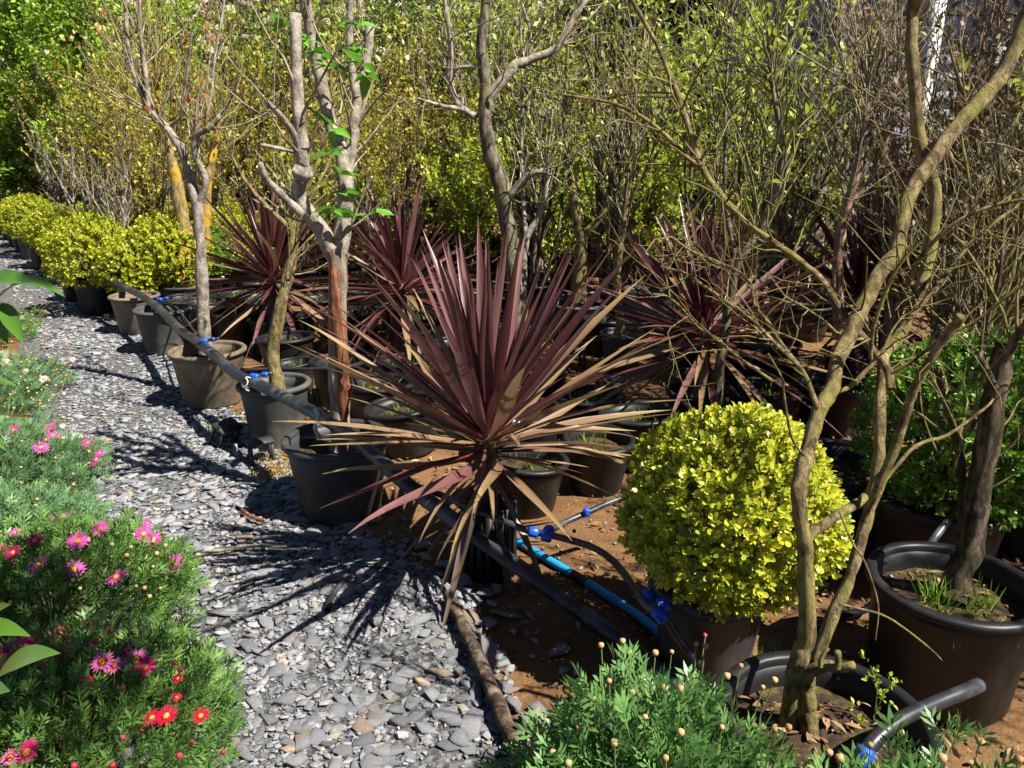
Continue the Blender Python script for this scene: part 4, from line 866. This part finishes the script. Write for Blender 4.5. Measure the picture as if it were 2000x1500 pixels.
o = part('cloth_tie', tubes(np.array([[p[0]+.012*math.sin(3*a), p[1]+.038*math.cos(a), p[2]+.038*math.sin(a)-.02*(i > 10)*(i-10)] for i, a in enumerate(th_)]), np.full(14, .009), 6), M['tie'], None, True); tag(o, 'pale cloth strip tied around the black pipe at the big pot', 'tie')
p = Gz(485, 750, .42); o = part('cloth_tie', tubes(np.array([[p[0]+.01*math.sin(3*a), p[1]+.036*math.cos(a), p[2]+.036*math.sin(a)] for a in th_]), np.full(14, .004), 5), M['tie'], None, True); tag(o, 'thin string tied around the black pipe at the worn grey pot', 'tie')

# sticks, tray pieces
def ground_stick(name, label, pts, r, mat, cat='stick'):
    o = part(name, tubes(*smooth_path(P3(pts), np.linspace(r[0], r[1], len(pts)), 4, .1, RNG), 10), M[mat], None, True); return tag(o, label, cat)
ground_stick('wooden_pole', 'long brown weathered pole lying on the gravel edge by the bare soil', [(878, 1160, .05), (905, 1225, .05), (935, 1290, .05), (975, 1380, .05), (1010, 1460, .05), (1040, 1540, .05)], (.021, .024), 'stick', 'pole')
ground_stick('grey_stick', 'thin grey stick lying across the gravel in the tree shade', [(358, 1088, .03), (420, 1077, .03), (490, 1067, .035), (560, 1066, .03)], (.009, .007), 'bark_grey')
ground_stick('brown_twig', 'short reddish-brown curved twig on the gravel', [(472, 996, .03), (490, 1008, .035), (515, 1018, .03)], (.010, .007), 'bark_red', 'twig')
ground_stick('hose_offcut', 'small cut piece of dark tube lying on the gravel', [(638, 1192, .03), (648, 1165, .03), (668, 1138, .03)], (.011, .010), 'hose', 'tube')
def tray_piece(label, px, py, s, rz, tilt=0.):
    p = Gz(px, py, 0); t = thing('plastic_tray_foot', label, 'tray', (p[0], p[1], 0))
    for k in (-1, 1):
        for q in (-1, 1): part('leg', box((k*.045*s, q*.028*s, .05*s), (.012*s, .012*s, .1*s)), M['pot_dark'], t, local=True)
    part('top', box((0, 0, .105*s), (.11*s, .075*s, .012*s)), M['pot_dark'], t, local=True)
    for k in (-1, 1): part('bar', box((k*.045*s, 0, .03*s), (.010*s, .05*s, .01*s)), M['pot_dark'], t, local=True)
    t.rotation_euler = (tilt, 0, rz); return t
tray_piece('upturned black plastic tray piece standing at the gravel edge by the big pot', 512, 905, 1.2, .5)
tray_piece('broken black plastic tray piece tipped over on the slate by the worn grey pot', 432, 868, 1.3, 1.1, .5)
tray_piece('grey plastic tray piece on the soil behind the black pipe', 632, 800, 1.2, .2)
tray_piece('small black plastic tray in the grass behind the large bronze cordyline', 1120, 720, 1.5, .3)
tray_piece('thin black plastic tray piece beside the broad dark cordyline', 1190, 790, 1.6, .7)

# grass, litter, moss
rng = np.random.default_rng(9)
gs = []
for px, py, n, sp, hh in ((1090, 660, 260, .22, .22), (1060, 570, 200, .25, .25), (1280, 600, 260, .28, .24), (1150, 640, 160, .2, .2), (780, 805, 150, .12, .16), (700, 800, 80, .08, .16), (570, 640, 120, .2, .2), (880, 640, 120, .15, .2), (450, 845, 30, .06, .15), (520, 860, 30, .05, .13), (1480, 1290, 60, .05, .07), (960, 540, 160, .3, .25), (1200, 520, 200, .3, .3), (1420, 560, 150, .3, .25)):
    p = Gz(px, py, 0); gs.append(grass_blades(rng, p, n, sp, hh))
o = part('grass_tufts', join(*gs), M['grass'], None, kind='stuff'); tag(o, 'thin green grass tufts growing between the pots', 'grass')
ms = []
for px, py, n, sp in ((560, 900, 500, .08), (530, 930, 300, .05), (1180, 780, 200, .1), (280, 680, 120, .08)):
    p = Gz(px, py, .005); n_ = n; q = p+np.concatenate([rng.normal(0, sp, (n_, 2)), rng.uniform(0, .03, (n_, 1))], 1); ms.append(scatter(DI, q, frames(nrm(rng.normal(0, 1, (n_, 3))+[0, 0, .6]), rng), rng.uniform(.012, .026, n_)))
o = part('ground_moss', join(*ms), M['moss'], None, kind='stuff'); tag(o, 'yellow and reddish low weeds on the soil between the pots', 'weeds')
cl = np.stack([rng.uniform(-.6, 2.8, 2600), rng.uniform(1.3, 5.5, 2600), np.full(2600, .003)], 1); cl = cl[cl[:, 0] > np.interp(cl[:, 1], [p[1] for p in RE], [p[0] for p in RE])+.03]; ci = rng.integers(0, NV, len(cl)); cs = .006+.03*rng.uniform(0, 1, len(cl))**3; cf = rotz_tilt(len(cl), rng, .4)
o = part('soil_clods', join(*[scatter((SM[k][0]*[1, 1, 3.], SM[k][1]), cl[ci == k], cf[ci == k], cs[ci == k]) for k in range(NV)]), M['soil'], None, kind='stuff'); tag(o, 'small brown clods of crumbled soil', 'soil clods')
n = 4600; q = np.stack([rng.uniform(-1.5, 3.2, n), rng.uniform(1.2, 7.5, n), np.full(n, .012)], 1); rx = np.interp(q[:, 1], [p[1] for p in RE], [p[0] for p in RE]); q = q[q[:, 0] > rx+.02]; n = len(q); q[:, 2] += rng.uniform(0, .012, n)
o = part('leaf_litter', scatter(OVN, q, frames(np.concatenate([rng.normal(0, 1, (n, 2)), rng.normal(0, .15, (n, 1))], 1), rng, None, .3), rng.uniform(.012, .05, n)), M['litter'], None, kind='stuff'); tag(o, 'dry brown leaf litter scattered over the soil', 'leaf litter')
SMc = join(*[scatter(SM[k], np.array([[x, y, .01] for x, y in zip(rng.uniform(-.4, 2.4, 30), rng.uniform(1.3, 5, 30)) if x > np.interp(y, [p[1] for p in RE], [p[0] for p in RE])][:30]).reshape(-1, 3), rotz_tilt(30, rng)[:0] if False else rotz_tilt(len(np.zeros(1))*0+30, rng)[:30], rng.uniform(.012, .05, 30)) if False else scatter(SM[k], np.stack([rng.uniform(.0, 2.4, 40), rng.uniform(2., 5, 40), np.full(40, .006)], 1), rotz_tilt(40, rng), rng.uniform(.008, .03, 40)) for k in range(NV)])
o = part('soil_pebbles', SMc, M['slate'], None, kind='stuff'); tag(o, 'small grey pebbles scattered on the bare soil', 'pebbles')
T = oval(.16, .02, .1, 3); n = 40; pp = np.concatenate([np.array([Gz(x, y, .035) for x, y in ((180, 600), (165, 545), (130, 635), (690, 1100), (500, 970), (165, 1015), (540, 960), (470, 940))]).repeat(5, 0)+rng.normal(0, .035, (40, 3))*[1, 1, .15]])
o = part('dry_green_leaves', scatter(T, pp, frames(np.concatenate([rng.normal(0, 1, (40, 1))+1, rng.normal(0, .4, (40, 1)), rng.normal(0, .08, (40, 1))], 1), rng, None, .2), rng.uniform(.06, .2, 40)), M['teal_litter'], None, kind='stuff'); tag(o, 'dried grey-green strap leaves lying on the gravel', 'leaf litter')

# ------------------------------------------------------------------ marguerite daisies
CUT = cutleaf()
def petals(n, seed, rows=1):
    rng = np.random.default_rng(seed); vs = []
    for r_ in range(rows):
        th = np.arange(n)*2*math.pi/n+rng.normal(0, .06, n)+r_*.2; d = np.stack([np.cos(th), np.sin(th), np.full(n, .12+.25*r_)+rng.normal(0, .08, n)], 1)
        vs.append(scatter(oval(.30, .03, .12, 2), d*.12*[1, 1, 0], frames(d), rng.uniform(.36, .44, n)*(1-.2*r_)))
    return join(*vs)
PETS = {k: mesh('flower_head', *petals(17, i, 2 if k in ('pet_crimson',) else 1), M[k]) for i, k in enumerate(('pet_magenta', 'pet_pink', 'pet_red', 'pet_crimson', 'pet_pale'))}
DISC = mesh('flower_centre', *lathe([(1e-3, .07), (.08, .06), (.13, .03), (.14, 0)], 14), M['disc'], True)
RING = mesh('flower_ring', *lathe([(.13, .035), (.19, .045), (.2, .02)], 14), M['pet_red'], True)
BUDS = {k: mesh('flower_bud', *lathe([(1e-3, -.5), (.35, -.4), (.5, 0), (.42, .32), (.2, .42), (1e-3, .36)], 9), M[k], True) for k in ('bud_tan', 'bud_red')}
def daisy(label, c, rx, ry, h, nleaf, LL, mat, seed, flowers=(), buds=(), bud='bud_tan', fsize=.055, group='marguerite daisy plants'):
    rng = np.random.default_rng(seed); t = thing('marguerite_daisy', label, 'daisy', (c[0], c[1], 0), group); n = nleaf
    d = nrm(rng.normal(0, 1, (n, 3))); d[:, 2] = np.abs(d[:, 2])*1.0; d = nrm(d+[0, 0, .05]); r = 1-.42*rng.uniform(0, 1, n)**1.5
    w = 1+.10*np.sin(9*d[:, 0]+seed)*np.sin(8*d[:, 1])+.06*np.sin(17*d[:, 0]+5*d[:, 1])
    p = d*np.array([rx, ry, h])*(r*w)[:, None]; p[:, 2] = np.maximum(p[:, 2], .02)
    dr = d*[1, 1, .6]+rng.normal(0, .38, d.shape)+[0, 0, .55]
    part('foliage', scatter(CUT, p, frames(dr, rng, d*[1, 1, .3]+[0, 0, .6], .5), rng.uniform(.7, 1.3, n)*LL), M[mat], t, False, 'stuff', local=True)
    S = [(np.array([[0, 0, 0], [0, 0, .04]]), np.array([.012, .01]))]; k = 60
    e = nrm(rng.normal(0, 1, (k, 3))); e[:, 2] = np.abs(e[:, 2])+.15; e = nrm(e)*np.array([rx, ry, h])*.9
    q = np.linspace(0, 1, 5)[None, :, None]; sp = e[:, None]*q; sp[:, :, 2] *= (1.3-.3*q[:, :, 0]); st = [tubes(sp, np.full((k, 5), .003), 4)]
    def surf(x, y, f=1.06):
        o = np.array([0, 0, CAMH])-np.array([c[0], c[1], 0]); dd = ray(x, y); sc = np.array([rx, ry, h])*f; a_, b_ = o/sc, dd/sc
        A, B, C = b_@b_, a_@b_, a_@a_-1; D = B*B-A*C
        tt = (-B-math.sqrt(D))/A if D > 0 else (h*.9-o[2])/dd[2]
        pt = o+dd*tt
        if pt[2] < .08: pt = o+dd*((.16-o[2])/dd[2])
        return pt
    heads = []
    for fl in flowers:
        x, y, col = fl[:3]; s = fl[3] if len(fl) > 3 else 1.; pt = surf(x, y, 1.12); heads.append(pt)
        o = link('flower_head', PETS[col], t); o.location = pt; nn = Vector((rng.normal(.1, .22), rng.normal(-.45, .22), .85)); o.rotation_mode = 'QUATERNION'; o.rotation_quaternion = nn.to_track_quat('Z', 'Y')
        sc = fsize*s*rng.uniform(.9, 1.1); o.scale = (sc, sc, sc); cc = link('flower_centre', DISC, o); cc.location = (0, 0, .02)
        if col in ('pet_red', 'pet_pink'): link('flower_ring', RING, o)
    for x, y in buds: 
        pt = surf(x, y, 1.12); heads.append(pt); o = link('flower_bud', BUDS[bud], t); o.location = pt; s = rng.uniform(.011, .017); o.scale = (s, s, s); o.rotation_euler = (rng.normal(-.3, .2), rng.normal(0, .2), 0)
    if heads:
        H = np.array(heads); root = H*np.array([.8, .8, .45]); q = np.linspace(0, 1, 4)[None, :, None]; sp = root[:, None]*(1-q)+H[:, None]*q; sp[:, 1:3] += rng.normal(0, .004, sp[:, 1:3].shape); st.append(tubes(sp, np.full((len(H), 4), .0016), 4))
    part('stems', join(*st), M['stem'], t, False, local=True)
    return t
def rb(rng, n, x0, x1, y0, y1): return [(rng.uniform(x0, x1), rng.uniform(y0, y1)) for _ in range(n)]
rb_ = np.random.default_rng(3)
MG, PK, RD, CR, PA = 'pet_magenta', 'pet_pink', 'pet_red', 'pet_crimson', 'pet_pale'
daisy('low daisy plant with deep red and rose flowers beside the path, under the broad leaf', (-1.20, 1.66), .44, .42, .29, 3000, .078, 'daisy_leaf', 51,
      [(200, 1292, PK, 1.15), (225, 1300, PK, .9), (265, 1290, PK, 1.15), (283, 1303, CR, 1), (248, 1268, CR, .9), (297, 1402, RD, .9), (325, 1398, RD, .95), (392, 1398, RD, .85), (347, 1325, RD, .6), (50, 1262, CR, 1), (8, 1282, CR, 1), (52, 1470, CR, 1.1), (345, 1362, RD, .5), (20, 1300, CR, 1), (30, 1250, PK, .9), (92, 1290, CR, .8), (170, 1330, RD, .6), (20, 1480, PK, .8), (130, 1270, CR, .9), (180, 1262, CR, .9)],
      rb_ and [(70, 1218), (118, 1282), (340, 1294), (352, 1308), (404, 1320), (240, 1342), (332, 1350), (240, 1440), (278, 1425), (374, 1452), (350, 1475), (220, 1494), (145, 1495), (436, 1468), (126, 1353)], 'bud_red', .06)
daisy('daisy plant with bright magenta and crimson flowers at the path edge', (-1.60, 2.32), .48, .44, .29, 3000, .078, 'daisy_leaf', 52,
      [(30, 1040, MG, 1), (68, 1056, CR, 1), (102, 1017, MG, .8), (152, 1057, MG, 1.2), (195, 1033, MG, 1), (280, 1043, MG, 1.1), (300, 1053, MG, 1.1), (287, 1022, MG, .7), (340, 1100, MG, 1.25), (227, 1127, MG, 1.3), (145, 1112, MG, 1.3), (75, 1104, MG, 1.25), (25, 1080, CR, 1), (120, 1238, CR, 1), (165, 1230, CR, 1), (213, 1245, CR, 1), (242, 1248, CR, 1), (2, 1075, CR, .9), (125, 1010, MG, .7), (70, 1250, CR, .8)],
      rb(rb_, 34, 10, 350, 1020, 1240), 'bud_tan', .058)
daisy('blue-green daisy plant with a few pink flowers beside the gravel', (-2.58, 3.28), .62, .62, .30, 4000, .075, 'daisy_blue', 53,
      [(25, 840, MG, 1), (97, 834, MG, .9), (103, 850, MG, 1.1), (80, 874, MG, 1.1), (172, 865, MG, 1.2), (160, 855, MG, .8), (188, 898, MG, 1.2), (195, 885, MG, .7)], rb(rb_, 20, 5, 180, 720, 980), 'bud_tan', .068)
daisy('blue-green daisy plant covered in pale pink buds along the path', (-3.75, 4.6), .78, .85, .28, 4200, .085, 'daisy_blue', 54,
      [(8, 707, PA, 1.3), (85, 740, PA, 1), (133, 665, PA, .9), (142, 702, PA, .8), (25, 766, PA, .8), (110, 655, PA, .9), (50, 725, PA, .7)], rb(rb_, 60, 5, 140, 650, 800), 'bud_tan', .06)
daisy('low blue-green daisy plant without open flowers between the magenta and pink daisies', (-2.15, 2.74), .48, .42, .24, 2600, .075, 'daisy_blue', 63, [], rb(rb_, 8, 5, 160, 930, 1010))
daisy('green daisy plant with tan buds under the drooping broad leaves', (-5.05, 6.4), .85, .75, .28, 2600, .09, 'daisy_leaf', 55, [], rb(rb_, 34, 5, 100, 570, 650))
daisy('bushy green daisy plant with drying buds in front of the mossy tree pot', (.29, 1.27), .32, .30, .50, 3000, .085, 'daisy_fore', 56, [(1378, 1240, CR, .25)],
      [(1216, 1252), (1280, 1275), (1312, 1273), (1174, 1260), (1232, 1275), (1360, 1258), (1378, 1262), (1190, 1330), (1160, 1365), (1298, 1343), (1329, 1345), (1370, 1335), (1235, 1352), (1130, 1420), (1062, 1425), (1110, 1490), (1513, 1328), (1490, 1342), (1447, 1300), (1420, 1320), (1260, 1400), (1330, 1430), (1410, 1420), (1473, 1418), (1490, 1420), (1513, 1424), (1200, 1450), (1080, 1470), (1540, 1420), (1300, 1480)], 'bud_tan', .05)
daisy('green daisy plant with loose tips below the cut black hose', (.74, 1.04), .36, .17, .58, 1300, .085, 'daisy_fore', 57, [], [(1700, 1455), (1760, 1430), (1915, 1448), (1990, 1482), (1620, 1470), (1640, 1480), (1840, 1480)])

# weed sprig in the mossy tree's pot
rng = np.random.default_rng(58)
t = thing('weed_seedling', 'small pale green weed seedling growing from the pot of the mossy tree', 'weed', tuple(np.array(F0)+[.09, .0, -.07]))
S = [limb(*trace([(1700, 1440), (1710, 1380), (1712, 1340), (1700, 1300)], YF+.02, [4, 3, 2]), rng), limb(*trace([(1705, 1400), (1730, 1350), (1745, 1335)], YF, [3, 2, 2]), rng), limb(*trace([(1690, 1440), (1680, 1410), (1660, 1390)], YF, [3, 2, 2]), rng)]
part('stems', join(*[tubes(*s, 4) for s in S]), M['stem'], t)
tw = sprout(rng, S, 26, (.02, .05), (30, 70), .3, .1, .2, 1, .7, 3, .0008); leaves_on(rng, tw, 90, oval(.6, .05, .1, 2), .014, M['lime'], 'leaves', t, .3)

# broad leaves hanging in from a shrub left of the path
rng = np.random.default_rng(61)
t = thing('broadleaf_shrub', 'shrub with long glossy pointed leaves drooping in over the daisies', 'shrub', (-1.35, .95, 0))
stm = [limb(np.array([[-1.35, .95, 0], [-1.25, .98, .5], [-1.0, 1.0, 1.0], [-.80, 1.0, 1.30]]), [.012, .01, .007, .003], rng), limb(np.array([[-1.35, .95, 0], [-1.2, .93, .35], [-.98, .92, .62], [-.80, .92, .76]]), [.01, .008, .006, .003], rng)]
for s in stm: part('stem', tubes(*s, 7), M['stem'], t, True)
def blade(x0, y0, x1, y1, Y, w, arch, sidev):
    a = Py(x0, y0, Y); b = Py(x1, y1, Y-.05); n = 9; q = np.linspace(0, 1, n)[:, None]; c = a*(1-q)+b*q; c[:, 2] += arch*4*(q*(1-q))[:, 0]
    d = nrm((b-a)[None])[0]; s = nrm(np.cross(d, np.array(sidev, float))[None])[0]; hw = (w/2*np.sin(math.pi*np.clip(q, .01, .99)**.85))[:, 0]; up = np.cross(s, d)
    V = np.stack([c-s*hw[:, None]+up*hw[:, None]*.35, c, c+s*hw[:, None]+up*hw[:, None]*.35], 1).reshape(-1, 3); F = []
    for i in range(n-1): F += [[3*i, 3*i+1, 3*i+4, 3*i+3], [3*i+1, 3*i+2, 3*i+5, 3*i+4]]
    return part('leaf', (V, np.array(F)), M['laurel'], t, True)
blade(-60, 565, 85, 562, 1.0, .028, .012, (0, -.6, 1)); blade(-8, 590, 127, 580, .98, .022, .022, (0, -.5, 1)); blade(-14, 585, 16, 672, 1.0, .026, .0, (.2, -1, .2)); blade(4, 592, 47, 672, .98, .022, .004, (.4, -1, .2))
blade(-70, 745, 36, 757, .95, .024, .005, (0, .3, 1)); blade(-60, 790, 12, 880, .95, .02, .0, (.3, -1, .2)); blade(-8, 1325, 118, 1276, .92, .034, .012, (-.1, -.6, 1)); blade(-70, 1240, 60, 1243, .9, .03, .01, (0, -.4, 1)); blade(-40, 1210, 22, 1180, .9, .02, .0, (0, -.6, 1)); blade(-60, 1345, 20, 1350, .9, .03, .0, (0, -.6, 1))
for k in range(14): blade(-160-rng.uniform(0, 300), 500+k*60, -80-rng.uniform(0, 200), 560+k*60, 1.0, .03, .01, (0, -.5, 1))

# ------------------------------------------------------------------ background: trees, wall, building
def tree_proto(label, seed, h, crown, nleaf, LL, mat, group, T=DI):
    rng = np.random.default_rng(seed); t = thing('evergreen_tree', label, 'tree', (0, 0, 0), group)
    P, R = limb(np.array([[0, 0, 0], [.05, .02, h*.3], [-.03, .05, h*.65], [0, 0, h*.95]]), [.09, .07, .045, .012], rng)
    part('trunk', tubes(P, R, 9), M['bark_dark'], t, True, local=True)
    b = sprout(rng, [(P, R)], 75, (crown*.5, crown), (45, 85), .18, .12, .05, 1, .5, 6, .008, .03, grow=lambda q: 1.15-.75*q)
    tw = sprout(rng, aslist(b), 420, (.2, .55), (25, 75), .1, .16, .15, 1, .5, 5, .003)
    part('branches', join(tubes(*b, 5), tubes(*tw, 3)), M['bark_dark'], t, True, 'stuff', local=True)
    p, d = along(rng, tw, nleaf, .1); p = p+rng.normal(0, .07, p.shape); dd = d+rng.normal(0, .8, d.shape)
    part('crown', scatter(T, p, frames(dd, rng), rng.uniform(.6, 1.2, nleaf)*LL), M[mat], t, False, 'stuff', local=True)
    return t
GE = 'dense green trees behind the yellow shrubs'; LE_ = 'dense leafy green tree behind the yellow twiggy shrubs'
PE = [tree_proto(LE_, 101, 4.6, 1.5, 15000, .13, 'evergreen', GE), tree_proto(LE_, 102, 5.2, 1.4, 15000, .13, 'evergreen', GE)]
rng = np.random.default_rng(77)
for x, y, s in ((-12.5, 16.5, 1.1), (-10.5, 15.2, 1.), (-9.0, 15.8, 1.05), (-7.5, 14.6, .95), (-6.2, 15.2, .9), (-13.5, 19, 1.2), (-11, 18.5, 1.2), (-8.4, 18, 1.1), (-4.8, 14.8, .72), (-14.8, 20.5, 1.2), (-13.8, 17.4, .9)):
    put(PE[rng.integers(2)], x, y, rng.uniform(0, 6.28), s)
DKT = tree_proto('dark bushy evergreen tree against the stone wall behind the thicket', 103, 4.6, 1.3, 8000, .075, 'box_green', 'dark evergreens by the wall'); DKT_[0] = DKT
for x, y, s in ((-1.0, 12.9, 1.), (.2, 12.0, 1.05), (1.2, 12.6, .95), (8.6, 11.0, 1.1), (-2.0, 14.4, 1.1)):
    put(DKT, x, y, rng.uniform(0, 6.28), s)
# masonry wall: rough stones, one by one
w = thing('stone_wall', 'rough pinkish stone wall behind the trees', 'wall', (-4, 17.5, 0))
part('mortar_core', box((0, .25, 2.6), (34, .4, 5.2)), M['mortar'], w, local=True)
BM = []
for k in range(8):
    V, F = box((0, 0, 0), (1, .16, 1)); V = V+np.random.default_rng(k).normal(0, .09, V.shape)*[1, .3, 1]; BM.append(mesh('stone', V, F, M['masonry']))
z = .02
rest = []; cnt = 0
while z < 5.0:
    hh = rng.uniform(.16, .26); x = -16.5-rng.uniform(0, .5)
    while x < 16:
        ww = rng.uniform(.22, .55); c = np.array([x+ww/2, .05, z+hh/2+rng.normal(0, .05)]); vis_ = (-9 < x < 3.2) and z > 2.2
        if vis_ and cnt < 298:
            o = link('stone', BM[rng.integers(8)], w); o.location = c; o.scale = (ww*.95, 1, hh*1.05); cnt += 1
        else:
            V, F = box((0, 0, 0), (ww*.93, .16, hh*.9)); rest.append((V+c+rng.normal(0, .012, V.shape), F))
        x += ww
    z += hh
part('stones', join(*rest), M['masonry'], w, kind='stuff', local=True)
# building on the right
B = thing('garden_building', 'blue-grey boarded building with a dark open bay behind the thicket', 'building', (3.7, 10.6, 0))
part('wall', box((1.2, 1.2, 2.0), (7.2, .2, 4.0)), M['shed_dark'], B, local=True)
part('side_wall', box((-2.3, .2, 2.0), (.2, 1.9, 4.0)), M['shed_dark'], B, local=True)
pl = mesh('plank', *box((0, 0, 0), (6.3, .03, .19)), M['siding'])
part('front_wall', box((1.85, -.70, 2.0), (6.3, .1, 4.0)), M['shed_dark'], B, local=True)
for k in range(19):
    o = link('plank', pl, B); o.location = (1.85, -.77, .12+k*.205); o.rotation_euler = (math.radians(6), 0, 0)
part('roof', box((1.2, .2, 4.1), (8, 3, .14)), M['roof'], B, local=True)
for x in (.95, 4.2): part('post', box((x, -1.35, 2.0), (.14, .14, 4.0)), M['white'], B, local=True)
wf = part('window', box((2.6, -.82, 2.3), (1.3, .06, 1.0)), M['white'], B, local=True)
part('pane', box((2.6, -.855, 2.3), (1.1, .02, .82)), M['pot_black'], wf, local=True)
